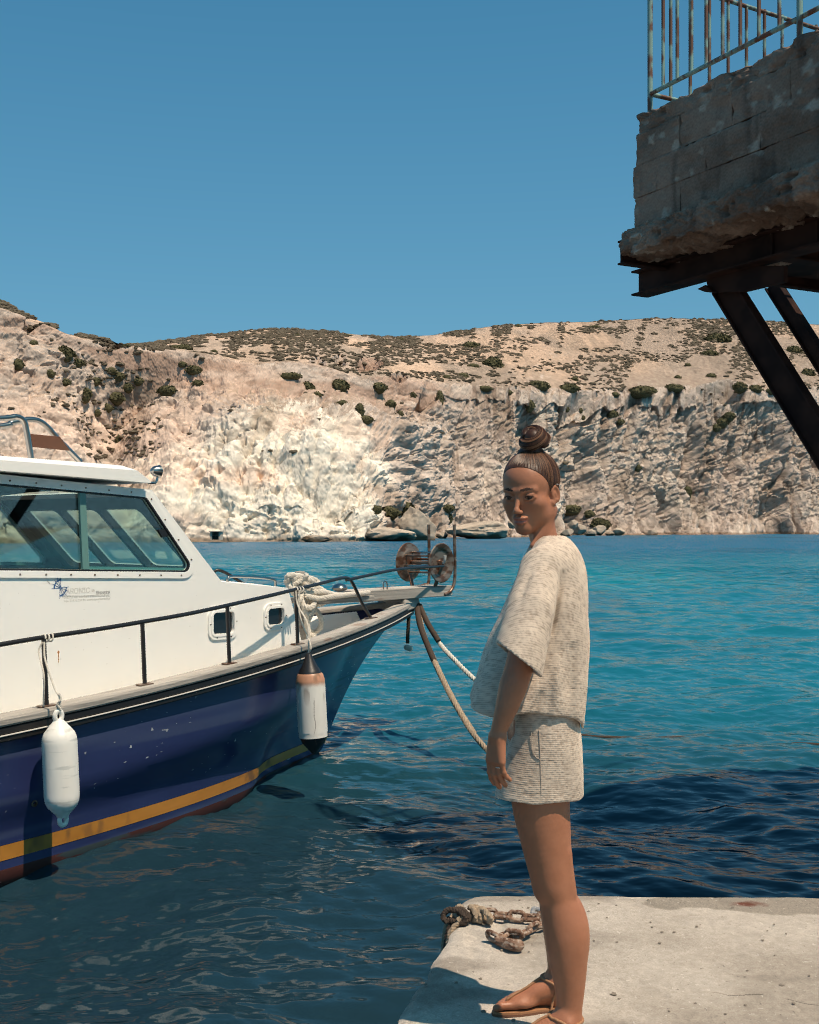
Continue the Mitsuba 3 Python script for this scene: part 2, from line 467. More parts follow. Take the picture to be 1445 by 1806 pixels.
    # hollows under the rim and clefts in the face: (px, y, half width px, half height px, depth m)
    hollow = [(1275, 690, 40, 20, 9), (1040, 712, 34, 30, 8), (1178, 703, 15, 22, 8), (1196, 700, 8, 18, 6), (1120, 705, 14, 16, 6), (905, 690, 14, 12, 6), (650, 648, 26, 17, 9), (600, 640, 14, 16, 7),
              (560, 640, 16, 13, 7), (705, 668, 16, 9, 6), (125, 575, 22, 16, 6), (205, 610, 26, 14, 5), (60, 575, 16, 14, 5), (270, 622, 24, 8, 4),
              (1385, 895, 24, 60, 10), (1045, 850, 22, 90, 9), (1015, 770, 14, 60, 7), (1190, 900, 16, 44, 8), (1310, 810, 12, 40, 7), 
              (1375, 775, 22, 26, 6), (1090, 790, 12, 40, 6), (1240, 780, 10, 40, 6), (760, 690, 18, 26, 6)]
    py = YH - (Z - ZC) / D * F
    pxx = np.broadcast_to(px, D.shape)
    wob = 1 + 2.6 * (meshkit.fbm(q * 0.13, 4, 111) - 0.5)
    pxx = pxx + 26 * (meshkit.fbm(q * 0.10, 4, 115) - 0.5); py = py + 26 * (meshkit.fbm(q * 0.10, 4, 118) - 0.5)
    for hx, hy, sx, sy, dep in hollow:
        e = ((pxx - hx) / sx)**2 + ((py - hy) / sy)**2
        d -= 0.8 * dep * np.clip(1.15 * wob - e, 0, 0.8) / 0.8
    # the gully on the left hill
    gx = np.interp(py, [600, 640, 690, 740, 800, 860, 950], [330, 290, 215, 200, 212, 220, 235])
    d -= np.clip(V / 0.3, 0, 1) * np.clip((1.0 - V) / 0.15, 0, 1) * 9 * np.exp(-(np.abs(pxx - gx) / 50)**1.3)
    P = P + N * d[..., None]
    P[0, :, 2] = -1.5
    return px, P, V


cpx, CP, CV = coast()
CN = np.cross(np.gradient(CP, axis=1), np.gradient(CP, axis=0)); CN /= np.linalg.norm(CN, axis=-1, keepdims=True)


def blob(p, c, r):
    q = (p - mi.Point3f(*map(float, c))) / r
    return dr.exp(-dr.squared_norm(q))


def rock_colour(p, n, uv):
    w = fbm(p.x * 0.05, p.y * 0.02, p.z * 0.07, 3) - 0.5
    m = fbm(p.x * 0.22, p.y * 0.02, p.z * 0.3, 3)
    s = noise(p.x * 1.1, p.y * 0.3, p.z * 1.3)
    c = mix((0.345, 0.278, 0.236), (0.52, 0.435, 0.370), m)                       # tan tuff
    grey = smoothstep(-0.05, 0.10, w) * smoothstep(0.0, 50.0, p.x)
    c = mix(c, (0.445, 0.378, 0.322), 0.8 * grey)
    white = dr.clip(blob(p, (-24, 175, 12), 17.0) + blob(p, (-14, 200, 24), 14.0) + 0.8 * blob(p, (-6, 172, 5), 11.0) + 0.5 * blob(p, (-40, 180, 8), 12.0) + 0.45 * blob(p, (35, 285, 14), 26.0) + 0.5 * blob(p, (95, 325, 18), 24.0) + 0.5 * w, 0, 1)
    c = mix(c, (0.66, 0.600, 0.510), smoothstep(0.15, 0.75, white + 0.9 * (m - 0.5)))
    pink = smoothstep(0.50, 0.66, fbm(p.x * 0.07 + 40, p.y * 0.02, p.z * 0.10, 3)) * (1 - smoothstep(-20.0, 20.0, p.x))
    c = mix(c, (0.60, 0.440, 0.345), 0.6 * pink)
    bed = p.z + 0.3 * p.x + 5.0 * fbm(p.x * 0.035, p.y * 0.035, p.z * 0.035, 2)
    c *= 0.84 + 0.28 * noise(bed * 1.3, p.x * 0.04, 0)
    stain = smoothstep(0.55, 0.75, fbm(p.x * 0.16 + 5, p.y * 0.02, p.z * 0.07, 4))
    c = mix(c, c * mi.Color3f(0.68, 0.64, 0.60), stain)
    streak = smoothstep(0.52, 0.68, fbm(p.x * 0.9, p.y * 0.02, p.z * 0.06, 4)) * smoothstep(0.42, 0.60, fbm(p.x * 0.05 + 8, p.y * 0.01, p.z * 0.05, 2)) * smoothstep(-30.0, 30.0, p.x)
    c = mix(c, c * mi.Color3f(0.52, 0.47, 0.44), streak)
    pit_shade = smoothstep(0.56, 0.72, fbm(p.x * 0.75, p.y * 0.02, p.z * 0.9, 3))
    c *= 1 - 0.35 * pit_shade  # the shade inside pits is painted into the colour
    c *= 0.80 + 0.38 * s
    soil = smoothstep(0.70, 0.90, n.z + 0.15 * (m - 0.5)) * smoothstep(16.0, 26.0, p.z)
    earth = mix((0.385, 0.278, 0.205), (0.29, 0.225, 0.178), smoothstep(0.35, 0.62, fbm(p.x * 0.06 + 7, p.y * 0.02, 3.0, 3)))
    heath = smoothstep(0.44, 0.54, fbm(p.x * 0.40 + 4, p.y * 0.02, 7.0, 3)) * smoothstep(-0.05, 0.12, fbm(p.x * 0.045 + 2, p.y * 0.03, 11.0, 2) - 0.47 + 0.45 * (1 - smoothstep(10.0, 60.0, p.x)))
    earth = mix(earth, (0.155, 0.125, 0.098), 0.35 * heath)
    c = mix(c, earth * (0.8 + 0.4 * s), soil)
    rim = smoothstep(0.36, 0.55, fbm(p.x * 0.09 + 3, p.y * 0.02, p.z * 0.30, 3)) * smoothstep(24.5, 30.0, p.z + 3.0 * (m - 0.5)) * (1 - soil) * (1 - smoothstep(-5.0, 25.0, p.x))
    c = mix(c, (0.30, 0.175, 0.120), 0.55 * rim)
    wet = 1 - smoothstep(0.3, 0.9, p.z + 0.9 * (m - 0.5))
    c = mix(c, (0.17, 0.115, 0.075), 0.8 * wet)
    return c


def rock_relief(p, n, uv):
    return (0.55 + 0.6 * smoothstep(0.0, 25.0, p.x)) * (1.0 * fbm(p.x * 1.0, p.y * 0.02, p.z * 0.45, 4) + 0.30 * noise(p.x * 4.5, p.y * 0.5, p.z * 2.2))


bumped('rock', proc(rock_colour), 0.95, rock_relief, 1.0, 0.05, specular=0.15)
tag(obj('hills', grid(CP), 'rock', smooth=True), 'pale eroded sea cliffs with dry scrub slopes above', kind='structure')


# ---------------------------------------------------------------- shrubs, scrub, boulders, a boat shed at the water's edge
vr = np.random.default_rng(77)
_k = slice(3, -2)
TP = CP[_k].reshape(-1, 3); TV = CV[_k].reshape(-1)
TPX = np.stack([CX + TP[:, 0] / TP[:, 1] * F, YH - (TP[:, 2] - ZC) / TP[:, 1] * F], 1)
from scipy.spatial import cKDTree
TREE = cKDTree(TPX)


def ground_at(px, py):
    d, i = TREE.query([px, py], k=6)
    i = i[np.argmin(TP[i, 1])]
    return TP[i], TP[i, 1]


def shrub_green(p, n, uv):
    return mix((0.038, 0.040, 0.018), (0.125, 0.112, 0.062), noise(p.x * 3.1, p.y * 3.1, p.z * 3.1))


def scrub_brown(p, n, uv):
    return mix((0.070, 0.058, 0.042), (0.150, 0.125, 0.092), noise(p.x * 0.9, p.y * 0.9, p.z * 0.9))


plain('shrub_leaf', proc(shrub_green), 0.9, specular=0.15)
plain('scrub_leaf', proc(scrub_brown), 0.95, specular=0.1)


def bush(c, rx, rz, n, r, leaf):
    """Leaf clumps spread through a lumpy dome."""
    lob = r.normal(0, 1, (7, 3)); lob /= np.linalg.norm(lob, axis=1, keepdims=True)
    d = r.normal(0, 1, (n, 3)); d /= np.linalg.norm(d, axis=1, keepdims=True)
    d[:, 2] = np.abs(d[:, 2]) * 1.0 - 0.15
    rad = (0.62 + 0.38 * np.max(d @ lob.T, 1)) * r.uniform(0.72, 1.03, n)
    p = c + d * rad[:, None] * [rx, rx * 0.8, rz]
    t1 = r.normal(0, 1, (n, 3)); t1 /= np.linalg.norm(t1, axis=1, keepdims=True)
    t2 = np.cross(t1, d + 0.3 * r.normal(0, 1, (n, 3))); t2 /= np.linalg.norm(t2, axis=1, keepdims=True)
    s = leaf * r.uniform(0.6, 1.4, (n, 1))
    v = np.stack([p + t1 * s, p + t2 * s * 0.8, p - t1 * s, p - t2 * s * 0.8], 1).reshape(-1, 3)
    core = trimesh.creation.icosphere(2, 1.0)
    u = np.asarray(core.vertices); u = u * (0.55 + 0.30 * np.max(u @ lob.T, 1))[:, None]
    return cat(quads(v, np.arange(4 * n).reshape(-1, 4)), trimesh.Trimesh(c + u * [rx, rx * 0.8, rz] * 0.95, core.faces, process=False))


BUSHES = {
    ('dark shrub standing out on the skyline of the hill', 'skyline shrubs'): [(50, 553, 5, 4), (218, 602, 9, 4), (525, 588, 7, 4), (612, 589, 11, 3), (680, 596, 8, 3), (706, 594, 12, 7), (915, 572, 10, 5), (1050, 573, 16, 4), (318, 607, 25, 9)],
    ('olive green shrub on the left hillside round the gully', 'shrubs on the left hillside'): [(115, 612, 20, 14), (32, 634, 13, 10), (137, 632, 14, 9), (198, 648, 12, 7), (211, 656, 14, 9), (170, 668, 13, 8), (112, 668, 16, 9), (152, 684, 14, 14), (205, 695, 19, 12), (226, 676, 14, 9), (298, 680, 24, 11), (343, 646, 21, 9), (322, 636, 10, 6), (246, 664, 12, 8), (210, 768, 8, 11), (378, 616, 9, 5), (90, 652, 12, 8), (190, 712, 12, 8), (172, 720, 9, 7), (60, 600, 12, 7), (350, 670, 12, 9)],
    ('green shrub on the ledges above the white rock face', 'shrubs above the white face'): [(512, 655, 24, 8), (545, 672, 14, 14), (598, 671, 23, 13), (668, 675, 21, 10), (690, 706, 12, 10), (705, 724, 9, 8), (603, 706, 14, 7), (634, 712, 11, 14), (645, 733, 18, 8), (778, 690, 9, 14), (730, 690, 9, 7), (560, 690, 9, 6)],
    ('dark green shrub on the sandy upper slope at right', 'shrubs on the sandy upper slope'): [(829, 603, 24, 9), (868, 632, 22, 15), (788, 660, 9, 6), (818, 657, 13, 6), (1214, 640, 7, 5), (1250, 617, 19, 9), (1267, 589, 27, 13), (1255, 657, 12, 6), (1400, 610, 18, 10), (1425, 650, 14, 11), (1197, 661, 8, 6), (835, 640, 14, 6)],
    ('dark green shrub on the rim of the right hand cliff', 'shrubs on the cliff rim'): [(855, 680, 20, 6), (947, 672, 28, 10), (1003, 677, 27, 9), (1013, 663, 9, 7), (1131, 683, 35, 11), (1190, 677, 23, 8), (1303, 673, 16, 11), (1331, 679, 16, 8), (1362, 686, 14, 6), (900, 688, 8, 5), (1085, 690, 10, 5)],
    ('green shrub clinging to the face of the right hand cliff', 'shrubs on the cliff face'): [(1083, 725, 11, 8), (1095, 737, 8, 6), (937, 706, 10, 12), (1287, 728, 14, 9), (1275, 738, 14, 9), (1264, 748, 9, 8), (1213, 858, 9, 13), (1125, 820, 8, 7), (1002, 717, 6, 5), (1026, 719, 5, 5), (1030, 732, 5, 5)],
    ('dark green shrub on the scree at the foot of the cliff', 'shrubs at the cliff foot'): [(688, 896, 24, 13), (716, 886, 20, 14), (664, 892, 14, 8), (742, 914, 14, 12), (792, 889, 15, 8), (793, 908, 9, 9), (1006, 893, 25, 9), (1060, 913, 20, 13), (1040, 900, 12, 7)],
}
for (lab, grp), spots in BUSHES.items():
    for x, y, hw, hh in spots:
        p0, D0 = ground_at(x, y + hh * 0.75)
        rx, rz = hw * D0 / F, 1.35 * hh * D0 / F
        n = int(np.clip(60 * hw * hh / 30, 160, 900))
        size = 'large' if hw * hh > 230 else 'small' if hw * hh < 85 else 'medium sized'
        shape = 'flat spreading' if hw > 2.3 * hh else 'upright' if hh > hw else 'rounded'
        k = thing('shrub', size + ' ' + shape + ' ' + lab, 'shrub', size + ' ' + shape + ' ' + grp)
        scene[k] = mikit.ply(bush(p0 + [0, 0, -0.1 * rz], rx, rz, n, vr, max(0.16, 0.16 * min(rx, rz))), 'shrub_leaf', False)


def scrub_mesh():
    r = np.random.default_rng(31)
    dens = meshkit.fbm(np.stack([TPX[:, 0] * 0.016, TPX[:, 1] * 0.06, 0 * TV], -1), 4, 12)
    top = (TV > 1.0) & (TV < 2.02)
    leftish = np.clip((880 - TPX[:, 0]) / 160, 0, 1)
    w = top * np.clip((dens - 0.55 + 0.24 * leftish) / 0.10, 0, 1)
    streak = meshkit.fbm(np.stack([TPX[:, 0] * 0.055 + 0.02 * TPX[:, 1], TPX[:, 1] * 0.012, 0 * TV], -1), 3, 15)
    w = np.maximum(w, top * np.clip((streak - 0.56) / 0.12, 0, 1) * (TPX[:, 0] > 850))
    gx = np.interp(TPX[:, 1], [600, 640, 690, 740, 800], [250, 215, 190, 195, 205])
    hill = (TV > 0.45) & (TV <= 1.0) & (TPX[:, 0] < 420)
    w = np.maximum(w, hill * np.exp(-((TPX[:, 0] - gx) / 75)**2) * np.clip((dens - 0.40) / 0.12, 0, 1) * 0.45)
    face = (TV > 0.35) & (TV <= 1.0)
    w = np.maximum(w, face * np.clip((dens - 0.63) / 0.08, 0, 1) * 0.03)
    area = (TP[:, 1] / 300.0)**1.0
    w = w * area
    w[(TPX[:, 0] < -60) | (TPX[:, 0] > 1520)] *= 0.15
    idx = r.choice(len(TP), 9000, replace=False, p=w / w.sum())
    ico = trimesh.creation.icosphere(1, 1.0)
    u, f = np.asarray(ico.vertices), np.asarray(ico.faces)
    V, FF = [], []
    for n_, i in enumerate(idx):
        s = r.uniform(0.25, 0.62) * (1.6 if r.random() < 0.12 else 1.0) * (TP[i, 1] / 340)**0.5
        V.append(TP[i] + u * r.uniform(0.7, 1.3, (len(u), 1)) * [s * 1.25, s, s * 0.62] + [r.normal(0, 0.2), r.normal(0, 0.2), 0.05])
        FF.append(f + n_ * len(u))
    return trimesh.Trimesh(np.vstack(V), np.vstack(FF), process=False)


tag(obj('dry_scrub', scrub_mesh(), 'scrub_leaf', smooth=False), 'low dry grey brown scrub covering the upper slopes', 'scrub', kind='stuff')


def boulder(c, r3, r, sub=4):
    m = trimesh.creation.icosphere(sub, 1.0)
    u = np.asarray(m.vertices)
    o = r.uniform(0, 50, 3)
    d = 0.72 + 0.50 * ridged(u * 0.9 + o, 3, 7) + 0.22 * (meshkit.fbm(u * 3.1 + o, 3, 9) - 0.5)
    for _ in range(5):                                          # flat broken faces
        n = r.normal(0, 1, 3); n /= np.linalg.norm(n)
        k = (u * d[:, None]) @ n
        d = np.where(k > 0.74, d * 0.74 / np.maximum(k, 1e-3), d)
    return trimesh.Trimesh(np.asarray(c) + u * d[:, None] * r3, m.faces, process=False)


def boulder_colour(p, n, uv):
    c = mix((0.25, 0.205, 0.165), (0.46, 0.385, 0.305), fbm(p.x * 0.4, p.y * 0.4, p.z * 0.6, 4))
    c *= 0.8 + 0.35 * noise(p.x * 2, p.y * 2, p.z * 2.5)
    return mix(c, (0.12, 0.085, 0.055), 1 - smoothstep(0.25, 0.9, p.z + 0.9 * (noise(p.x * 0.8, p.y * 0.8, 0) - 0.5)))


bumped('boulder_rock', proc(boulder_colour), 0.95, lambda p, n, uv: 0.25 * fbm(p.x * 1.4, p.y * 1.4, p.z * 1.4, 3), 1.0, 0.04, specular=0.15)
for x, y, hw, hh, D_, lab in [(848, 936, 52, 14, 214, 'long pale cream boulder lying at the waterline left of the woman\'s face'), (736, 934, 30, 32, 186, 'tall cream rock standing at the shore behind the boat\'s bow reel'), (690, 944, 42, 12, 176, 'low orange stained shore rock left of the bow reel'),
                              (560, 951, 24, 6, 166, 'small flat rock awash in front of the white cliff')]:
    tag(obj('shore_boulder', boulder(at(x, y, D_), np.array([hw, 0.9 * hw, 1.15 * hh]) * D_ / F, vr), 'boulder_rock', smooth=35), lab, 'boulder')
for x, y, hw in [(1000, 940, 11), (1022, 934, 12), (1042, 940, 9), (1058, 936, 12), (1075, 941, 8), (1012, 924, 9), (1092, 938, 10), (960, 940, 11), (780, 945, 10), (1150, 940, 10), (905, 925, 9)]:
    D_ = float(np.interp(x, PX, BASE)) - 3
    tag(obj('shore_boulder', boulder(at(x, y, D_), np.array([hw, hw, hw * 0.75]) * D_ / F, vr, 4), 'boulder_rock', smooth=35), 'grey broken boulder in the heap along the foot of the cliffs', 'boulder', 'small boulders at the cliff foot')
hs = at(380, 952, 160)
SHED = thing('boat_shed', 'tiny flat roofed boat shed with a dark doorway at the cliff foot', 'shed')
plain('shed_wall', (0.36, 0.31, 0.26), 0.9); plain('shed_shade', (0.03, 0.025, 0.02), 0.9)
obj('wall', cat([trimesh.creation.box(e).apply_translation(hs + o) for e, o in (((0.22, 2.2, 1.1), (-0.62, 1, 0.55)), ((0.25, 2.2, 1.1), (0.60, 1, 0.55)), ((1.2, 0.2, 1.1), (0, 2.0, 0.55)))]), 'shed_wall', SHED, False)
obj('doorway_shade', trimesh.creation.box((1.0, 0.05, 0.5)).apply_translation(hs + [0, 0.5, 0.25]), 'shed_shade', SHED, False)  # near-black panel painting the shade inside the open doorway
obj('roof', trimesh.creation.box((1.75, 2.5, 0.14)).apply_translation(hs + [0, 0.9, 1.18]), 'shed_wall', SHED, False)

# ---------------------------------------------------------------- the boat: s metres aft of the bow tip, lat metres to starboard of the centre line, z above the water
BH = np.array([math.sin(math.radians(41)), math.cos(math.radians(41)), 0.0])      # heading
BN = np.array([BH[1], -BH[0], 0.0])                                               # starboard, towards the quay
TIP = np.array([0.015, 11.61, 0.0])


def bw(s, lat, z):
    s, lat, z = np.broadcast_arrays(np.asarray(s, float), lat, z)
    return TIP - s[..., None] * BH + lat[..., None] * BN + z[..., None] * np.array([0, 0, 1.0])


def g_gun(s):
    return 0.03 + 1.52 * (1 - (1 - np.clip(s, 0, 6.2) / 6.2)**2.3) - 0.02 * np.clip(s - 6.2, 0, 9)**2


def col_s(px, lat_of):
    """Where a photo column meets the upright surface lat = lat_of(s): s."""
    lo, hi = -1.2, 8.0
    f = lambda s: (lambda p: (p[0] / p[1] * F + CX) - px)(bw(s, lat_of(s), 0))
    for _ in range(60):
        m = (lo + hi) / 2
        if f(m) > 0: lo = m
        else: hi = m
    return lo


def on(px, py, lat_of):
    """(s, z) of a photo pixel on that surface."""
    s = col_s(px, lat_of)
    return s, ZC - (py - YH) / F * bw(s, lat_of(s), 0)[1]


const = lambda v: (lambda s: v)
GUN = np.array([on(px, py, g_gun) for px, py in [(720, 1063), (700, 1074), (676, 1085), (640, 1100), (600, 1115), (540, 1136), (470, 1156), (400, 1173), (250, 1212), (111, 1245), (0, 1265), (-120, 1290)]])
GUN = GUN[np.argsort(GUN[:, 0])]
SHEER = np.polyfit(np.r_[GUN[:, 0], 7.0, 8.0, 9.0], np.r_[GUN[:, 1], 0.95, 0.95, 0.98], 4)
z_gun = lambda s: np.polyval(SHEER, np.clip(s, 0, 9))
SEND = 8.6                                                  # transom


def stem_s(z):
    """The raked, hollow stem: s of the stem at height z."""
    t = np.clip(z / z_gun(0.0), -0.3, 1)
    return 1.30 - 0.62 * np.clip(t, 0, 1)**0.8 - 0.68 * np.clip(t, 0, 1)**2.6 + np.clip(-z, 0, 1) * 1.4


def hull_half(s, z):
    """Half breadth of the skin at (s, z)."""
    t = np.clip(z / z_gun(s), -0.4, 1)
    a = np.clip(s - stem_s(z), 0, 7.3)
    wl = 1.42 * (1 - (1 - np.clip(a, 0, 5.4) / 5.4)**1.75)
    at_ = np.clip(s - stem_s(z) * np.exp(-np.clip(s - 1.35, 0, 9) / 1.0), 0, 7.3)
    top = 0.02 + 1.50 * (1 - (1 - np.clip(at_, 0, 6.2) / 6.2)**2.25)
    w2 = np.minimum(1.0, a / 1.6) * (top - 0.085 - 0.55 * np.exp(-np.clip(s - 1.3, 0, 9) / 1.5))
    wl = 0.5 * (wl + w2 + np.sqrt((wl - w2)**2 + (0.16 * np.clip(a / 1.5, 0, 1))**2))
    tt = np.clip(t, 0, 1)
    lo, hi = 0.30 - 0.22 * np.exp(-np.clip(s - 1, 0, 9) / 1.3), 0.50 + 0.42 * np.exp(-np.clip(s - 1.2, 0, 9) / 1.4)
    e = np.clip((tt - lo) / (hi - lo), 0, 1)
    w = wl + (top - wl) * (0.05 * tt + 0.95 * e * e * (3 - 2 * e))
    w = w * np.where(z < 0, np.clip(1 + z / 0.7, 0, 1)**0.5, 1)
    return w - 0.02 * np.clip(s - 6.2, 0, 9)**2 * tt


def skin_sheet(side, z0, z1, n=10, m=90, out=0.0, s_end=SEND):
    """A strip of the hull's skin between two heights given as functions of s (z0 above z1)."""
    rows = []
    for k in np.linspace(0, 1, n):
        zz = lambda s: z0(s) + (z1(s) - z0(s)) * k
        s0 = 0.6
        for _ in range(30):
            s0 = 0.5 * s0 + 0.5 * stem_s(zz(s0))
        s = s0 + (s_end - s0) * np.linspace(0, 1, m)**1.35
        rows.append(bw(s, side * (hull_half(s, zz(s)) + out), zz(s)))
    P = np.array(rows)
    return grid(P[:, ::-1] if side > 0 else P)


def sweep(side, prof, s, lat_of, z_of, cap=True):
    """Carry a closed (across, up) profile along the gunwale; across is outboard."""
    prof = np.asarray(prof)
    P = bw(s[:, None], side * (lat_of(s)[:, None] + prof[None, :, 0]), z_of(s)[:, None] + prof[None, :, 1])
    return grid(P if side > 0 else P[:, ::-1], True)


stripe_t = lambda s: np.interp(s, SG, ZG1)
boot = [(0, 1494), (138, 1456), (277, 1413), (400, 1371), (470, 1345), (520, 1322)]
wlz = lambda s: hull_half(s, 0.3)
SG, ZG1 = np.array(sorted(on(px, py, lambda s: float(hull_half(s, 0.25))) for px, py in boot)).T
SG2, ZG2 = np.array(sorted(on(px, py, lambda s: float(hull_half(s, 0.18))) for px, py in [(0, 1521), (138, 1479), (277, 1435), (400, 1389), (470, 1362), (530, 1333)])).T
fit1 = np.polyfit(np.r_[SG, 7, 8.6], np.r_[ZG1, 0.20, 0.22], 2); fit2 = np.polyfit(np.r_[SG2, 7, 8.6], np.r_[ZG2, 0.09, 0.11], 2)
zg1, zg2 = (lambda s: np.polyval(fit1, s)), (lambda s: np.polyval(fit2, s))


# materials
def hull_paint(p, n, uv):
    a = p.x * 0.656 + p.y * 0.755
    w = fbm(a * 1.2, p.z * 4.0, 0.0, 3)
    c = mix((0.014, 0.021, 0.072), (0.024, 0.034, 0.110), w)
    scuff = smoothstep(0.66, 0.74, fbm(a * 2.2, p.z * 26.0, 4.0, 3)) * smoothstep(0.50, 0.62, noise(a * 0.9, p.z * 2.2, 1.0))
    c = mix(c, (0.010, 0.012, 0.035), 0.7 * scuff)
    chip = smoothstep(0.94, 0.96, noise(a * 22, p.z * 70, 3.0)) * smoothstep(0.62, 0.74, noise(a * 2.1, p.z * 6.0, 8.0))
    c = mix(c, (0.34, 0.36, 0.38), chip)
    return mix(c, (0.065, 0.085, 0.140), 0.35 * smoothstep(0.5, 0.8, noise(a * 0.6, p.z * 14.0, 5.0)))


def gel_coat(p, n, uv):
    a = p.x * 0.656 + p.y * 0.755
    c = mix((0.800, 0.780, 0.730), (0.850, 0.832, 0.785), fbm(a * 1.1, p.z * 1.6, p.x, 3))
    run = smoothstep(0.60, 0.85, noise(a * 5.0, p.z * 0.45, 3.0)) * smoothstep(0.45, 0.7, noise(a * 0.8, p.z * 0.3, 9.0))
    c = mix(c, (0.60, 0.505, 0.390), 0.42 * run)
    speck = smoothstep(0.93, 0.95, noise(a * 45, p.z * 45, p.y * 20))
    return mix(c, (0.42, 0.37, 0.31), 0.25 * speck)


def gold_paint(p, n, uv):
    a = p.x * 0.656 + p.y * 0.755
    c = mix((0.31, 0.130, 0.018), (0.41, 0.180, 0.030), fbm(a * 3, p.z * 12, 0.0, 3))
    return mix(c, (0.10, 0.055, 0.025), 0.75 * smoothstep(0.56, 0.75, fbm(a * 7, p.z * 5, 2.0, 3)))


def grey_wood(p, n, uv):
    a = p.x * 0.656 + p.y * 0.755
    b = p.x * 0.755 - p.y * 0.656
    g = fbm(a * 1.2, b * 60, p.z * 60, 3)
    c = mix((0.20, 0.185, 0.165), (0.40, 0.375, 0.340), g)
    c *= 0.75 + 0.4 * noise(a * 2.1, b * 6, p.z * 5)
    return mix(c, (0.16, 0.075, 0.045), 0.6 * smoothstep(0.66, 0.8, fbm(a * 3.2, b * 4, p.z * 16, 2)))


def grey_wood_relief(p, n, uv):
    a = p.x * 0.656 + p.y * 0.755
    b = p.x * 0.755 - p.y * 0.656
    return 0.004 * fbm(a * 1.5, b * 70, p.z * 70, 2)


def fouling(p, n, uv):
    a = p.x * 0.656 + p.y * 0.755
    return mix((0.060, 0.016, 0.012), (0.030, 0.045, 0.050), smoothstep(0.45, 0.6, fbm(a * 4, p.z * 14, 0.0, 3)))


def metal_tarnish(p, n, uv):
    return mix((0.25, 0.185, 0.145), (0.125, 0.060, 0.036), smoothstep(0.40, 0.66, fbm(p.x * 14, p.y * 14, p.z * 22, 3)))


plain('hull_blue', proc(hull_paint), 0.22, specular=0.5, clearcoat=0.4, clearcoat_gloss=0.85)
plain('boat_white', proc(gel_coat), 0.34, specular=0.45)
plain('boot_gold', proc(gold_paint), 0.35)
plain('antifoul', proc(fouling), 0.7)
bumped('weathered_wood', proc(grey_wood), 0.85, grey_wood_relief, 1.0, 2e-3, specular=0.2)
plain('black_rubber', (0.012, 0.010, 0.010), 0.45)
plain('pale_trim', (0.50, 0.48, 0.44), 0.4)
plain('rail_steel', (0.060, 0.055, 0.055), 0.28, metallic=0.75)
plain('bright_steel', (0.42, 0.39, 0.36), 0.20, metallic=1.0)
plain('tarnished_steel', proc(metal_tarnish), 0.36, metallic=0.65)
plain('rusty_brown', (0.165, 0.075, 0.045), 0.42, metallic=0.35)
plain('cabin_dark', (0.016, 0.012, 0.011), 0.75)
plain('deck_cream', (0.66, 0.62, 0.54), 0.6)
plain('logo_blue', (0.035, 0.095, 0.230), 0.5)
plain('logo_grey', (0.36, 0.345, 0.32), 0.5)
plain('logo_faint', (0.60, 0.575, 0.52), 0.5)
plain('rust_stain', (0.42, 0.17, 0.045), 0.7)
scene['tinted_glass'] = {'type': 'thindielectric', 'int_ior': 1.52, 'specular_transmittance': rgb(0.85, 0.945, 0.92)}
plain('port_glass', (0.012, 0.014, 0.018), 0.06, specular=0.6)
plain('green_frame', (0.115, 0.235, 0.215), 0.35)

BOAT = thing('fishing_boat', 'white and navy blue cabin boat moored beside the quay, bow pointing out to sea', 'boat')
rubz = lambda s: z_gun(s) - 0.055
# hull: topsides, gold boot stripe, lower strake, bottom
obj('hull', cat([skin_sheet(sd, rubz, zg1, 14) for sd in (1, -1)], grid(np.array([bw(np.full(2, SEND), np.array([1, -1]) * hull_half(SEND, z), z) for z in np.linspace(0.95, -0.5, 12)]))), 'hull_blue', BOAT, True)
tag(obj('boot_stripe', cat([skin_sheet(sd, zg1, zg2, 3, out=0.004) for sd in (1, -1)]), 'boot_gold', BOAT, True), 'scuffed golden yellow stripe above the waterline')
obj('lower_strake', cat([skin_sheet(sd, zg2, lambda s: zg2(s) - 0.055, 3) for sd in (1, -1)]), 'hull_blue', BOAT, True)
tag(obj('bottom', cat([skin_sheet(sd, lambda s: zg2(s) - 0.055, lambda s: 0 * s - 0.55, 8) for sd in (1, -1)]), 'antifoul', BOAT, True), 'dark red brown hull bottom at the waterline')
ss = np.r_[np.linspace(0.02, 1, 24), np.linspace(1.06, SEND, 60)]
capprof = lambda w0, w1, z0, z1, r=0.012: [(w0, z0 + r), (w0, z1 - r), (w0 + r, z1), (w1 - r, z1), (w1, z1 - r), (w1, z0 + r), (w1 - r, z0), (w0 + r, z0)]
zcap = lambda s: z_gun(s) - 0.052
for sd, nm in ((1, 0), (-1, 1)):
    obj('cap_rail', cat(sweep(sd, capprof(-0.13, 0.035, 0, 0.052), ss, g_gun, zcap)), 'weathered_wood', BOAT, 40)
    obj('rubbing_strake', cat(sweep(sd, capprof(-0.05, 0.022, -0.050, -0.004, 0.008), ss, g_gun, zcap), sweep(sd, capprof(-0.05, 0.016, -0.094, -0.058, 0.008), ss, g_gun, zcap)), 'black_rubber', BOAT, 40)
    obj('trim_strip', sweep(sd, capprof(-0.05, 0.026, -0.0585, -0.0495, 0.003), ss, g_gun, zcap), 'pale_trim', BOAT, 40)
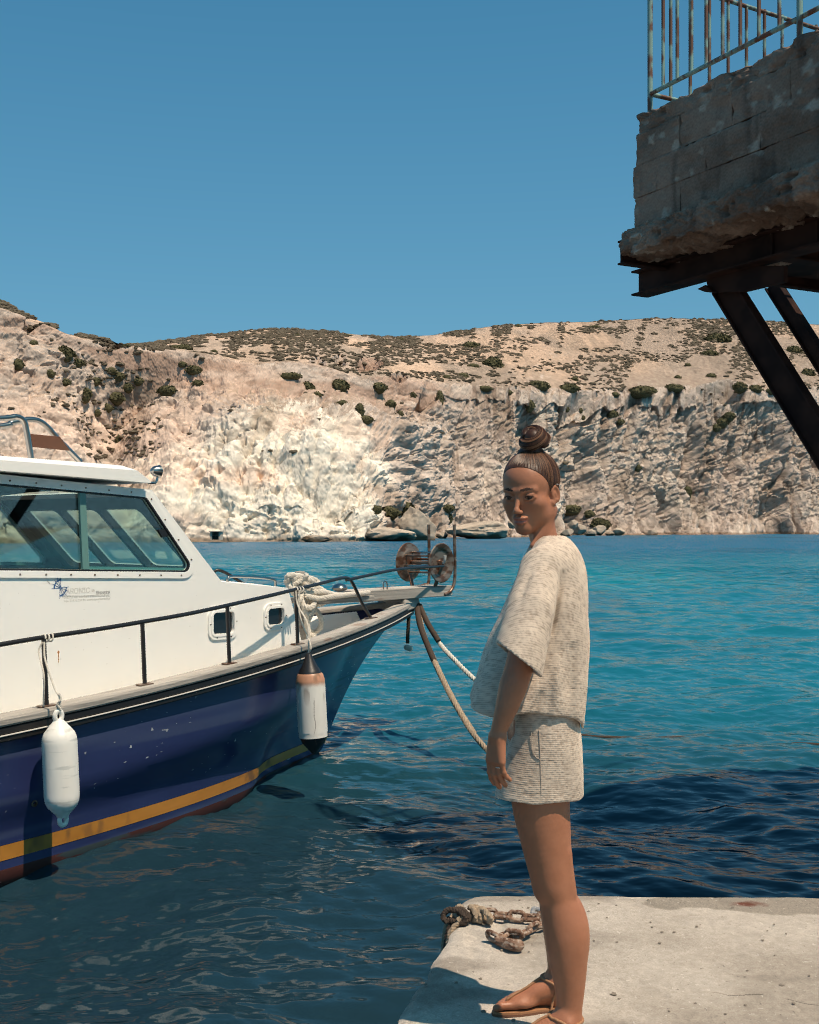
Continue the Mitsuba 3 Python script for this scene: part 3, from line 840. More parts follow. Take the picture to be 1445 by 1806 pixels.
# stem head block and the deck inside the bulwark
stemw = bw(0.02, 0, 0)
obj('stem_head', tm(m3.Manifold.batch_hull([tm2 for tm2 in [m3.Manifold.sphere(0.02, 12).translate(list(map(float, bw(s, l, z)))) for s, l, z in [(-0.06, 0.05, 1.30), (-0.06, -0.05, 1.30), (0.30, 0.20, 1.285), (0.30, -0.20, 1.285), (-0.05, 0.03, 1.385), (-0.05, -0.03, 1.385), (0.28, 0.16, 1.36), (0.28, -0.16, 1.36)]]])), 'weathered_wood', BOAT, 40)
sd_ = np.linspace(0.62, 7.6, 50)
deckz = lambda s: z_gun(s) - 0.30
obj('deck', grid(np.stack([bw(sd_, k * (hull_half(sd_, deckz(sd_)) - 0.05), deckz(sd_) + 0.02 * (1 - abs(k))) for k in np.linspace(-1, 1, 9)], 1)), 'deck_cream', BOAT, True)
for sd in (1, -1):
    obj('bulwark', grid(np.stack([bw(sd_, sd * np.maximum(0.01, hull_half(sd_, deckz(sd_) + (zcap(sd_) - deckz(sd_)) * k) - 0.055 - 0.03 * k), deckz(sd_) + (zcap(sd_) - deckz(sd_)) * k) for k in np.linspace(0, 1, 14)], 1)), 'boat_white', BOAT, True)

# the cabin's starboard side: one upright plane, mirrored to port
CA, CB = (2.45, 0.90), (6.6, 1.22)
lat_c = lambda s: CA[1] + (CB[1] - CA[1]) * (s - CA[0]) / (CB[0] - CA[0])
SLOPE = (CB[1] - CA[1]) / (CB[0] - CA[0])
cs = lambda px, py: on(px, py, lat_c)
SAFT = 7.2


def side_frame(sd):
    """Plane of the cabin side: coordinates (s, z); ez points outboard."""
    o = bw(0, sd * lat_c(0), 0)
    ex = bw(1, sd * lat_c(1), 0) - o
    return o, ex / np.linalg.norm(ex), np.array([0, 0, 1.0]), np.linalg.norm(ex)


def side_panel(poly, sd, thick, out=0.0):
    o, ex, ez, k = side_frame(sd)
    p = affinity.scale(poly, k, 1, origin=(0, 0))
    nrm = np.cross(ex, ez)
    want = BN * sd
    s_ = 1 if nrm @ want > 0 else -1
    return slab(p, o + want * (out + SIDE_GAP), ex, ez, -s_ * thick)


SIDE_GAP = 0.0
rnd = lambda poly, r: poly.buffer(-r).buffer(r, quad_segs=8)
win = Polygon([cs(-330, 1003), cs(345, 1009), cs(257, 877), cs(-330, 822)])
win = rnd(win, 0.05)
fl_out = Polygon([cs(-345, 1012), cs(362, 1022), cs(262, 866), cs(-345, 806)])
roof_front = cs(272, 852); roof_under = cs(0, 838)
nose = cs(391, 1026)
trunk_top = cs(512, 1038)
base_z = lambda s: float(z_gun(s)) - 0.17
trunk_front_top, trunk_front_bot = cs(508, 1037), cs(537, 1150)
body = Polygon([(SAFT, base_z(SAFT)), (SAFT, cs(0, 838)[1] + 0.04), cs(0, 836), cs(268, 864), nose, trunk_front_top, trunk_front_bot, (trunk_front_bot[0], base_z(2.4))])
ports = [rnd(Polygon([cs(x0, y0), cs(x1, y0 - 3), cs(x1, y1 - 3), cs(x0, y1)]), 0.03) for x0, y0, x1, y1 in ((374, 1081, 411, 1119), (471, 1074, 499, 1103))]
pframes = [rnd(p.buffer(0.042), 0.045) for p in ports]
holes = union_all([win.buffer(-0.012)] + ports)
for sd in (1, -1):
    obj('cabin_side', side_panel(body.difference(holes), sd, 0.03), 'boat_white', BOAT, False)
    wf = obj('side_window', side_panel(win, sd, 0.006, -0.012), 'tinted_glass', BOAT, False)
    obj('frame', side_panel(rnd(win.buffer(0.045), 0.06).difference(win), sd, 0.014, 0.012), 'boat_white', wf, False)
    obj('gasket', side_panel(win.buffer(0.002).difference(win.buffer(-0.012)), sd, 0.02, 0.010), 'black_rubber', wf, False)
    mull = Polygon([cs(139, 867), cs(150, 868), cs(157, 1007), cs(145, 1007)])
    obj('mullion', side_panel(mull, sd, 0.02, 0.008), 'green_frame', wf, False)
    obj('sill', side_panel(Polygon([cs(157, 999), cs(340, 1002), cs(344, 1008), cs(157, 1007)]), sd, 0.02, -0.02), 'green_frame', wf, False)
    if sd > 0:
        ltc = side_panel(Polygon([cs(279, 935), cs(290, 933), cs(297, 945), cs(286, 948)]), sd, 0.02, 0.004)
        obj('latch', ltc, 'black_rubber', wf, False)
    for p, f in zip(ports, pframes):
        k = obj('porthole', side_panel(p, sd, 0.004, -0.012), 'port_glass', BOAT, False)
        obj('frame', cat(side_panel(f.difference(p), sd, 0.018, 0.014), side_panel(p.buffer(0.018).difference(p), sd, 0.012, 0.020)), 'boat_white', k, False)
o_, ex_, ez_, k_ = side_frame(1)
bolts = []
ring = rnd(win.buffer(0.024), 0.05).exterior
for d_ in np.arange(0.05, ring.length, 0.19):
    q = ring.interpolate(d_)
    bolts.append(lathe([(0.007, 0), (0.0065, 0.003), (0, 0.004)], o_ + ex_ * q.x * k_ + ez_ * q.y + BN * 0.0125, BN, 8))
for f in pframes:
    rg = f.buffer(-0.016).exterior
    for d_ in np.linspace(0, rg.length, 7)[:-1]:
        q = rg.interpolate(d_)
        bolts.append(lathe([(0.006, 0), (0.0055, 0.003), (0, 0.004)], o_ + ex_ * q.x * k_ + ez_ * q.y + BN * 0.0145, BN, 8))
tag(obj('bolts', cat(bolts), 'tarnished_steel', BOAT), kind='stuff')

# fronts: sloping wheelhouse front, trunk top and trunk front
zr = cs(268, 864)


def across(a, b, n=2, inset=0.0):
    """A sheet from port to starboard between two points (s, z) of the side."""
    return grid(np.stack([bw(np.full(5, s), np.linspace(-1, 1, 5) * (lat_c(s) - inset), np.full(5, z) + 0.03 * (1 - np.linspace(-1, 1, 5)**2)) for s, z in (a, b)]))


def front_panel():
    a, b = np.array(zr), np.array(nose)
    o = bw(b[0], 0, b[1]); ey = bw(a[0], 0, a[1]) - o; L = np.linalg.norm(ey); ey /= L
    wa, wb = lat_c(b[0]), lat_c(a[0])
    outer = Polygon([(-wa, 0), (wa, 0), (wb, L), (-wb, L)])
    lights = [rnd(Polygon([(x0, 0.17), (x1, 0.17), (x1 * 0.98, L - 0.13), (x0 * 0.98, L - 0.13)]), 0.05) for x0, x1 in ((-0.80, -0.30), (-0.25, 0.25), (0.30, 0.80))]
    # ex x ey outward (forward)
    ex = -BN if np.cross(-BN, ey) @ BH > 0 else BN
    return outer, lights, o, ex, ey


outer, lights, fo, fex, fey = front_panel()
fn = np.cross(fex, fey)
obj('windscreen_frame', slab(outer.difference(union_all(lights)), fo - fn * 0.010, fex, fey, 0.010), 'boat_white', BOAT, False)
obj('windscreen_lining', slab(outer.difference(union_all([l.buffer(0.004) for l in lights])), fo - fn * 0.062, fex, fey, 0.050), 'cabin_dark', BOAT, False)
for l in lights:
    obj('windscreen', slab(l.buffer(0.002), fo - fn * 0.011, fex, fey, 0.006), 'tinted_glass', BOAT, False)
lin = Polygon([(SAFT - 0.1, 1.42), (SAFT - 0.1, roof_under[1] - 0.02), (cs(0, 838)[0], cs(0, 838)[1] - 0.02), (zr[0] + 0.035, zr[1] - 0.01), (nose[0] + 0.045, nose[1]), (nose[0] + 0.3, 1.42)])
for sd in (1, -1):
    obj('cabin_lining', side_panel(lin.difference(win.buffer(-0.004)), sd, 0.02, -0.05), 'cabin_dark', BOAT, False)
obj('cabin_ceiling', across((SAFT - 0.05, cs(0, 838)[1] - 0.005), (zr[0] + 0.07, zr[1] - 0.012), inset=0.05), 'cabin_dark', BOAT)
obj('cabin_sole', across((SAFT, 0.9), (nose[0] + 0.3, 0.9), inset=0.04), 'cabin_dark', BOAT)
obj('dashboard', cat(tm(m3.Manifold.batch_hull([m3.Manifold.sphere(0.02, 8).translate(list(map(float, bw(s, l, z)))) for l in (-0.85, 0.85) for s, z in [(nose[0] + 0.25, 1.0), (nose[0] + 0.25, nose[1] - 0.06), (nose[0] + 0.75, nose[1] - 0.02), (nose[0] + 0.85, 1.0)]]))), 'cabin_dark', BOAT)
obj('helm_seat', cat(tm(rbox([0.46, 0.46, 0.5], 0.06)).apply_translation(bw(nose[0] + 1.55, 0.1, 1.20)), tm(rbox([0.12, 0.46, 0.5], 0.05)).apply_translation(bw(nose[0] + 1.78, 0.1, 1.55))), 'cabin_dark', BOAT)
wheel = []
wo, wax = bw(nose[0] + 0.98, 0.35, 1.62), BH * 0.8 + np.array([0, 0, -0.6])
e1 = BN; e2 = np.cross(wax, e1)
wheel.append(tube([wo + 0.19 * (math.cos(a) * e1 + math.sin(a) * e2) for a in np.linspace(0, 2 * math.pi, 28)[:-1]], 0.013, 8, closed=True))
for a in range(6):
    wheel.append(tube([wo, wo + 0.19 * (math.cos(a * 1.047) * e1 + math.sin(a * 1.047) * e2)], 0.009, 6, 1))
obj('helm_wheel', cat(wheel), 'cabin_dark', BOAT)
obj('aft_bulkhead', slab(Polygon([(-1.18, 0.9), (1.18, 0.9), (1.18, roof_under[1]), (0.45, roof_under[1]), (0.45, 0.95), (-0.15, 0.95), (-0.15, roof_under[1]), (-1.18, roof_under[1])]), bw(SAFT, 0, 0), BN, np.array([0, 0, 1.0]), 0.04), 'boat_white', BOAT, False)
obj('trunk_top', across(nose, trunk_front_top), 'boat_white', BOAT, 60)
obj('trunk_front', grid(np.stack([bw(np.full(5, s), np.linspace(-1, 1, 5) * (lat_c(s) - 0.002), np.full(5, z) + c * 0.03 * (1 - np.linspace(-1, 1, 5)**2)) for s, z, c in ((trunk_front_top[0], trunk_front_top[1], 1), (trunk_front_bot[0], trunk_front_bot[1], 0), (trunk_front_bot[0], base_z(2.4), 0))])), 'boat_white', BOAT, 40)
# roof slab with its visor
z_under = [cs(0, 830)[1] - 0.0, cs(272, 852)[1]]


def roof_section(s, ov, top, under, camber=0.045):
    w = lat_c(s) + ov
    k = np.linspace(-1, 1, 13)
    lat = np.r_[k * w, (k * w)[::-1]]
    up = np.r_[top + camber * (1 - k**2), (np.full(13, under))]
    up[[0, 12]] -= 0.028
    lat[[0]] -= 0.0
    return bw(np.full(26, s), lat, up)


rt = lambda px, py, ov=0.10: on(px, py, lambda s: lat_c(s) + ov)
t0, t1, u0, u1 = rt(0, 803), rt(250, 823), rt(0, 830), rt(270, 852)
line = lambda a, b: (lambda s: a[1] + (b[1] - a[1]) * (s - a[0]) / (b[0] - a[0]))
topz, undz = line(t0, t1), line(u0, u1)
sf = u1[0]
secs = [(SAFT + 0.15, 0.10, topz(SAFT), undz(SAFT)), (6.0, 0.10, topz(6.0), undz(6.0)), (5.0, 0.10, topz(5.0), undz(5.0)), (sf + 0.14, 0.10, topz(sf + 0.14), undz(sf + 0.14)), (sf + 0.02, 0.085, undz(sf) + 0.050, undz(sf)), (sf, 0.08, undz(sf) + 0.030, undz(sf) + 0.004)]
R = np.stack([roof_section(*a) for a in secs])
roofm = grid(R, True)
capf = lambda row: np.array([[row, row + i, row + i + 1] for i in range(1, 25)])
roofm = trimesh.Trimesh(roofm.vertices, np.vstack([roofm.faces, capf(0), capf(26 * 5)[:, ::-1]]), process=False)
ROOF = obj('roof', roofm, 'boat_white', BOAT, 35)

# spotlight on the roof's corner
sp = bw(*(lambda q: (q[0] - 0.03, lat_c(q[0]) - 0.02, q[1]))(on(272, 831, lambda s: lat_c(s) - 0.02)))
LAMP = obj('spotlight', cat(lathe([(0, -0.055), (0.022, -0.05), (0.036, -0.03), (0.043, 0.0), (0.046, 0.012), (0.042, 0.014)], sp, BH, 24), tube([sp + [0, 0, -0.04], sp + [0, 0, -0.08] - BH * 0.02, sp - BH * 0.08 + [0, 0, -0.085]], 0.009, 8, 4)), 'bright_steel', BOAT, 40)
obj('lens', lathe([(0.041, 0.012), (0.025, 0.018), (0, 0.02)], sp, BH, 24), 'port_glass', LAMP)
# tube arch on the roof
la = const(0.78); lb = const(0.62)
A_ = [bw(s, 0.78, z) for s, z in [on(x, y, la) for x, y in [(-160, 745), (0, 738), (28, 735), (42, 743), (48, 765), (55, 808)]]]
B_ = [bw(s, 0.62, z) for s, z in [on(x, y, lb) for x, y in [(-160, 770), (0, 752), (22, 745), (56, 740), (78, 748), (104, 776), (142, 815)]]]
obj('roof_rail', tube(A_, 0.019, 12, 8), 'bright_steel', BOAT, 60)
obj('roof_rail', tube(B_, 0.019, 12, 8), 'bright_steel', BOAT, 60)
for sd in (-0.62, -0.78):
    obj('roof_rail', tube([bw(s, sd, z) for s, z in [on(x, y, la) for x, y in [(-160, 752), (0, 744), (28, 741), (42, 748), (52, 768), (66, 808)]]], 0.019, 12, 8), 'bright_steel', BOAT, 60)
pl = [bw(s, 0.70, z) for s, z in [on(x, y, const(0.70)) for x, y in [(52, 766), (105, 771), (122, 794), (54, 787)]]]
tag(obj('rail_plate', tm(m3.Manifold.batch_hull([m3.Manifold.sphere(0.004, 8).translate(list(map(float, p))) for p in pl])), 'rusty_brown', BOAT), 'brown metal plate between the roof rails')

# grab rail on the trunk
gr = [bw(s, lat_c(s) - 0.16, z) for s, z in [on(x, y, lambda s: lat_c(s) - 0.16) for x, y in [(401, 1030), (402, 1020), (410, 1017), (445, 1018), (478, 1021), (485, 1024), (486, 1034)]]]
obj('grab_rail', tube(gr, 0.011, 8, 5), 'bright_steel', BOAT, 60)

# guard rail and its stanchions on the cap rail
lat_r = lambda s: float(g_gun(s)) - 0.05
rp = [(-140, 1162), (0, 1137), (77, 1124), (165, 1111), (250, 1097), (330, 1083), (400, 1068), (470, 1052), (520, 1040), (562, 1030), (596, 1021), (611, 1019)]
RAIL = [bw(s, lat_r(s), z) for s, z in (on(x, y, lat_r) for x, y in rp)]
leg_end = on(655, 1096, lat_r)
down = [bw(s, lat_r(s), z) for s, z in (on(x, y, lat_r) for x, y in [(619, 1024), (627, 1038), (640, 1066)])] + [bw(leg_end[0], lat_r(leg_end[0]), float(z_gun(leg_end[0])))]
obj('guard_rail', tube(RAIL + down, 0.0145, 12, 6), 'rail_steel', BOAT, 60)
obj('guard_rail', tube([bw(s, -lat_r(s), z) for s, z in (on(x, y, lat_r) for x, y in rp)] + [bw(s, -lat_r(s), z) for s, z in [(leg_end[0], float(z_gun(leg_end[0])))]], 0.0145, 12, 6), 'rail_steel', BOAT, 60)
posts = [(77, 1126), (251, 1099), (401, 1070), (522, 1041)]
for sd in (1, -1):
    for x, y in posts:
        s, z = on(x, y, lat_r)
        k = obj('stanchion', tube([bw(s, sd * lat_r(s), z), bw(s - 0.02, sd * lat_r(s), float(z_gun(s)))], 0.0145, 10, 1), 'rail_steel', BOAT, 60)
        obj('foot_plate', placed(tm(rbox([0.11, 0.055, 0.012], 0.005)), bw(s - 0.02, sd * lat_r(s), float(z_gun(s)) + 0.006), BH, np.cross([0, 0, 1], BH), [0, 0, 1]), 'tarnished_steel', k)
obj('foot_plate', placed(tm(rbox([0.12, 0.06, 0.012], 0.005)), down[-1] + [0, 0, 0.004], BH, np.cross([0, 0, 1], BH), [0, 0, 1]), 'tarnished_steel', BOAT)

# bow platform, line hauler, vent, cleat, post
pz = 1.385
PLK = obj('bow_plank', placed(tm(rbox([1.40, 0.34, 0.105], 0.008)), bw(0.23, 0.0, pz + 0.0525), BH, np.cross([0, 0, 1], BH), [0, 0, 1]), 'weathered_wood', BOAT, 40)
hub = [bw(-0.22, l, 1.735) for l in (-0.19, 0.19)]
disc = [(0, 0.03), (0.03, 0.032), (0.035, 0.012), (0.12, 0.012), (0.135, 0.018), (0.155, 0.034), (0.196, 0.040), (0.205, 0.034), (0.200, 0.026), (0.158, 0.022), (0.137, 0.004), (0.12, 0.0), (0, 0.0)]
HAUL = obj('line_reel', cat(lathe([(0.02, 0), (0.02, 0.38)], hub[0], BN, 16)), 'tarnished_steel', BOAT)
for o, ax in ((hub[0], -BN), (hub[1], BN)):
    obj('reel_disc', lathe(disc, o, ax, 44), 'tarnished_steel', HAUL, 40)
for k in range(6):
    a = k * math.pi / 3 + 0.3
    off = 0.105 * (math.cos(a) * BH + math.sin(a) * np.array([0, 0, 1.0]))
    obj('spacer_rod', tube([hub[0] + off, hub[1] + off], 0.011, 8, 1), 'bright_steel' if k % 2 else 'tarnished_steel', HAUL, 60)
for o, sgn in ((hub[0], -1), (hub[1], 1)):
    obj('reel_bracket', bar(o + BN * 0.055 * sgn + [0, 0, 0.02], bw(-0.20, sgn * 0.12 + 0.055 * sgn * 0.6, pz + 0.10), 0.05, 0.014, up=BN), 'rusty_brown', HAUL)
    jp = [(-0.33, 1.40 if sgn > 0 else 1.47), (-0.42, 1.43 if sgn > 0 else 1.49), (-0.48, 1.50), (-0.50, 1.60), (-0.50, 1.75), (-0.495, 1.95), (-0.49, 2.13)]
    obj('line_guide_pipe', tube([bw(s, sgn * 0.175, z) for s, z in jp], 0.017, 12, 8), 'tarnished_steel', HAUL, 60)
obj('reel_handle', cat(tube([hub[1] + BN * 0.05, hub[1] + BN * 0.075 + [0, 0, 0.03], hub[1] + BN * 0.08 + [0, 0, 0.075]], [0.016, 0.014, 0.018], 10, 6)), 'pale_trim', HAUL)
rod0, rod1 = RAIL[-1], hub[1] + BN * 0.06 + np.array([0, 0, -0.03])
obj('pulpit_rail', tube([rod0 + [0.0, 0, -0.02], rod0 + (rod1 - rod0) * 0.5 + [0, 0, 0.02], rod0 + (rod1 - rod0) * 0.9 + [0, 0, 0.004], rod1], 0.0135, 10, 8), 'rail_steel', BOAT, 60)
vb = bw(1.06, 0.02, 0)
obj('deck_vent', lathe([(0.085, 1.44), (0.085, 1.455), (0.045, 1.46), (0.035, 1.49), (0.070, 1.505), (0.075, 1.525), (0.060, 1.55), (0.025, 1.565), (0, 1.568)], vb, [0, 0, 1], 24), 'bright_steel', BOAT, 40)
obj('fore_plank', placed(tm(rbox([0.75, 0.42, 0.05], 0.008)), bw(1.15, 0, 1.42), BH, np.cross([0, 0, 1], BH), [0, 0, 1]), 'weathered_wood', BOAT, 40)
obj('mooring_post', lathe([(0.058, 0.9), (0.058, 1.66), (0.046, 1.695), (0, 1.70)], bw(1.56, 0, 0), [0, 0, 1], 8), 'weathered_wood', BOAT, 20)
cl = bw(0.55, 0.12, pz + 0.105)
obj('bow_hook', tube([cl, cl + [0, 0, 0.06], cl + BH * 0.02 + [0, 0, 0.08], cl + BH * 0.05 + [0, 0, 0.06], cl + BH * 0.055], 0.007, 8, 5), 'bright_steel', BOAT)
# towing eye and scar on the blue side
ey = on(60, 1417, lambda s: float(hull_half(s, 0.45)))
ec = bw(ey[0], float(hull_half(*ey)) - 0.004, ey[1])
obj('hull_outlet', lathe([(0.020, 0), (0.020, 0.012), (0.012, 0.014), (0.010, 0.002), (0, 0.002)], ec, BN, 16), 'tarnished_steel', BOAT)
# rust weep on the white side
rq = cs(103, 1150)
obj('rust_weep', side_panel(union_all([Point(*rq).buffer(0.008), Polygon([(rq[0] - 0.003, rq[1]), (rq[0] + 0.003, rq[1]), (rq[0] + 0.0015, rq[1] - 0.07), (rq[0] - 0.0015, rq[1] - 0.07)])]), 1, 0.0015, 0.002), 'rust_stain', BOAT, False)


# lettering on the cabin side
def lettering(txt, px, py, height, bsdf_, width=None, bold=False):
    s, z = cs(px, py)
    m = meshkit.text_mesh(txt, height, 0.0015, bold)
    v = np.asarray(m.vertices)
    k = 1.0 if width is None else (cs(px, py)[0] - cs(width, py)[0]) * side_frame(1)[3] / v[:, 0].max()
    o, ex, ez, kk = side_frame(1)
    return obj('lettering', trimesh.Trimesh(o + ex * s * kk + ez * z + BN * 0.0005 + v[:, :1] * k * -ex + v[:, 1:2] * ez + v[:, 2:] * BN, m.faces, process=False), bsdf_, BOAT, False)


lettering('SARONIC', 109, 1048, 0.036, 'logo_faint', 158)
lettering('®', 161, 1046, 0.026, 'logo_faint', 167)
lettering('Boats', 169, 1048, 0.022, 'logo_grey', 194, True)
lettering('ΑΦΟΙ ΜΠΑΛΑΤΣΟΥΛΟΙ Ο.Ε.', 112, 1056, 0.014, 'logo_faint', 194)
lettering('Τηλ. 22970 29133  www.saronicboats.gr', 112, 1062, 0.013, 'logo_faint', 195)
s0, z0 = cs(110, 1050.5); s1, z1 = cs(194, 1050.5)
obj('lettering', side_panel(Polygon([(s0, z0), (s1, z1), (s1, z1 - 0.004), (s0, z0 - 0.004)]), 1, 0.0015, 0.002), 'logo_grey', BOAT, False)
# half ship's wheels of the emblem
em = []
for (cx, cy), a0 in (((105.5, 1036), -100), ((107, 1037.5), 80)):
    c = cs(cx, cy)
    arc = lambda r, n=12: [(c[0] - r * math.cos(math.radians(a)), c[1] + r * math.sin(math.radians(a)) * 1.1) for a in np.linspace(a0 + 10 + 90, a0 + 90 - 80, n)]
    arcs = arc(0.045), arc(0.054)
    em.append(Polygon(arcs[0] + arcs[1][::-1]))
    for q0, q1 in zip(arc(0.008, 5), arc(0.066, 5)):
        em.append(LineString([q0, q1]).buffer(0.0018))
obj('emblem', side_panel(union_all(em), 1, 0.0015, 0.002), 'logo_blue', BOAT, False)
for (a, b), (c, d) in (((83, 1024), (88, 1030)), ((97, 1024), (102, 1030))):
    obj('emblem_stroke', side_panel(LineString([cs(a, b), cs(c, d)]).buffer(0.0022), 1, 0.0015, 0.002), 'logo_grey', BOAT, False)

# ---------------------------------------------------------------- the quay: one cast slab with a worn edge
QC = on_z(828, 1573, PIER)                     # far left corner
QN = on_z(690, 1806, PIER)                     # a point of the left edge nearer the lens
QR = on_z(1445, 1578, PIER)                    # a point of the far edge


def quay_mesh():
    dl = (QN - QC) / np.linalg.norm(QN - QC); dr = (QR - QC) / np.linalg.norm(QR - QC)
    a = np.concatenate([np.linspace(0, 1.9, 150), np.linspace(1.9, 6, 30)[1:], [9, 14]])      # along the left edge, towards and past the lens
    b = np.concatenate([np.linspace(0, 2.1, 190), np.linspace(2.1, 6, 30)[1:], [9, 14]])      # along the far edge
    A, B = np.meshgrid(a, b, indexing='ij')
    P = QC + A[..., None] * dl + B[..., None] * dr
    # ragged edges, broken corner
    ra = 0.030 * (meshkit.fbm(np.stack([a * 7, 0 * a, 0 * a], -1), 4, 3) - 0.5) + 0.05 * (meshkit.fbm(np.stack([a * 1.6, 0 * a, 0 * a + 5], -1), 2, 4) - 0.5)
    rb = 0.022 * (meshkit.fbm(np.stack([b * 7, 0 * b + 9, 0 * b], -1), 4, 6) - 0.5)
    P += (ra[:, None] * np.exp(-B / 0.15))[..., None] * dr + (rb[None] * np.exp(-A / 0.15))[..., None] * dl
    cut = np.maximum(0, 0.055 - (A + B) * 0.5)[..., None]
    P += cut * (dl + dr) * 0.6
    e = np.minimum(A, B)
    P[..., 2] = PIER - 0.020 * np.exp(-e / 0.022) - 0.02 * np.exp(-(A + B) / 0.05) + 0.010 * (meshkit.fbm(P * [2.2, 2.2, 0], 3, 8) - 0.5) + 0.0035 * (meshkit.fbm(P * [17, 17, 0], 4, 9) - 0.5)
    P[..., 2] -= 0.012 * np.clip(meshkit.fbm(P * [9, 9, 0], 3, 10) - 0.68, 0, 1) / 0.3
    top = grid(P)
    # walls down into the water
    def wall(edge, out, seed):
        z = np.linspace(0, 1, 26)
        Q = np.repeat(edge[None], len(z), 0).copy()
        Q[..., 2] = edge[None, :, 2] + (-1.2 - edge[None, :, 2]) * z[:, None]
        bump = 0.030 * (meshkit.fbm(Q * 5, 4, seed) - 0.5) + 0.020 * (1 - np.exp(-z[:, None] / 0.03))
        return Q + bump[..., None] * out * (z[:, None, None] > 0)
    n1 = np.array([dl[1], -dl[0], 0]); n1 = -n1 if n1 @ dr > 0 else n1
    n2 = np.array([dr[1], -dr[0], 0]); n2 = -n2 if n2 @ dl > 0 else n2
    w1 = wall(P[:, 0], n1, 12); w2 = wall(P[0], n2, 13)
    # the corner where both walls start is shared
    w2[:, 0] = w1[:, 0]
    return cat(trimesh.Trimesh(top.vertices, np.asarray(top.faces)[:, ::-1], process=False), grid(w1), trimesh.Trimesh(grid(w2).vertices, np.asarray(grid(w2).faces)[:, ::-1], process=False))


def concrete_colour(p, n, uv):
    m = fbm(p.x * 2.1, p.y * 2.1, 0.0, 4)
    c = mix((0.275, 0.244, 0.208), (0.385, 0.350, 0.306), smoothstep(0.28, 0.72, m))
    c = mix(c, (0.200, 0.177, 0.152), 0.75 * smoothstep(0.52, 0.70, fbm(p.x * 1.7 + 4, p.y * 4.2 + 2, 0.0, 4)))
    g = noise(p.x * 240, p.y * 240, p.z * 240)
    c *= 0.84 + 0.30 * g
    c *= 0.90 + 0.20 * noise(p.x * 60, p.y * 60, 0)
    # a bare, darker patch of old concrete at the far edge, with rust
    w = 0.35 * (fbm(p.x * 5, p.y * 7, 1.0, 4) - 0.5)
    patch = smoothstep(-0.01, 0.02, (p.y - (4.40 - 0.22 * (p.x - 1.0))) + w * 0.8) * smoothstep(0.86, 0.94, p.x + 1.2 * w)
    c = mix(c, (0.200, 0.178, 0.150) * (0.75 + 0.5 * mi.Color3f(g)), 0.85 * patch)
    rust = dr.exp(-dr.square((p.x - 1.32) / 0.09) - dr.square((p.y - 4.43) / 0.035))
    c = mix(c, (0.10, 0.030, 0.018), dr.clip(1.7 * rust - 0.75 + 1.6 * (fbm(p.x * 26, p.y * 30, 0.0, 3) - 0.5), 0, 0.9))
    shell = smoothstep(0.93, 0.95, noise(p.x * 75, p.y * 75, 7.0))
    c = mix(c, (0.62, 0.58, 0.52), 0.35 * shell)
    grit = smoothstep(0.94, 0.96, noise(p.x * 95 + 7, p.y * 95, 3.0))
    c = mix(c, (0.09, 0.08, 0.07), 0.5 * grit)
    crack_l = dr.abs(p.y - 3.62 - 0.30 * (p.x - 1.15) - 0.10 * (fbm(p.x * 7, 2.0, 0.0, 4) - 0.5) + 0.62 * (p.x - 1.0))
    crack = (1 - smoothstep(0.0012, 0.0042, crack_l)) * smoothstep(0.92, 1.0, p.x) * smoothstep(0.25, 0.5, noise(p.x * 14, 5.0, 1.0))
    c = mix(c, (0.10, 0.085, 0.07), 0.8 * crack)
    wet = 1 - smoothstep(0.10, 0.35, p.z + 0.16 * (m - 0.5))
    return mix(c, (0.055, 0.060, 0.045), 0.85 * wet)


def concrete_relief(p, n, uv):
    return 0.0045 * fbm(p.x * 55, p.y * 55, p.z * 55, 3) + 0.003 * noise(p.x * 260, p.y * 260, p.z * 260)


bumped('quay_concrete', proc(concrete_colour), 0.92, concrete_relief, 1.0, 1.2e-3, specular=0.15)
tag(obj('quay', quay_mesh(), 'quay_concrete', smooth=45), 'worn pale concrete quay with ragged edges', kind='structure')


# loose grit and chips lying about
gr_ = np.random.default_rng(6)
gm = []
for i in range(150):
    y = gr_.uniform(2.4, 4.5); x = gr_.uniform(0.25 - 0.24 * (4.57 - y), 1.9)
    r_ = gr_.uniform(.0020, .0055) * (1.7 if gr_.random() < .1 else 1)
    m = trimesh.creation.icosphere(1, r_)
    gm.append(trimesh.Trimesh(np.asarray(m.vertices) * gr_.uniform(.6, 1.3, (len(m.vertices), 1)) * [1.2, 1, .6] + [x, y, PIER + .002], m.faces, process=False))
plain('grit_stone', (0.20, 0.17, 0.14), 0.9)
tag(obj('quay_grit', cat(gm), 'grit_stone', smooth=False), 'small grit and chips of stone scattered on the quay', 'grit', kind='stuff')


# the rusty chain on the quay
def chain_rust(p, n, uv):
    c = mix((0.105, 0.055, 0.036), (0.270, 0.175, 0.125), smoothstep(0.3, 0.7, fbm(p.x * 45, p.y * 45, p.z * 45, 3)))
    return mix(c, (0.40, 0.345, 0.29), 0.55 * smoothstep(0.55, 0.75, noise(p.x * 130, p.y * 130, p.z * 130)))


def chain_relief(p, n, uv):
    return 0.0035 * fbm(p.x * 150, p.y * 150, p.z * 150, 2)


def hemp(p, n, uv):
    return mix((0.215, 0.155, 0.105), (0.42, 0.335, 0.245), fbm(p.x * 60, p.y * 60, p.z * 60, 3))


def white_rope(p, n, uv):
    return mix((0.46, 0.415, 0.35), (0.66, 0.62, 0.55), fbm(p.x * 40, p.y * 40, p.z * 60, 3))


bumped('rusty_chain', proc(chain_rust), 0.85, chain_relief, 1.0, 8e-4, specular=0.3)
plain('chain_zinc', (0.33, 0.33, 0.33), 0.5, metallic=0.5)
plain('hemp_rope', proc(hemp), 0.9, specular=0.15)
plain('white_rope', proc(white_rope), 0.9, specular=0.15)
plain('dark_rope', (0.060, 0.045, 0.036), 0.9, specular=0.15)


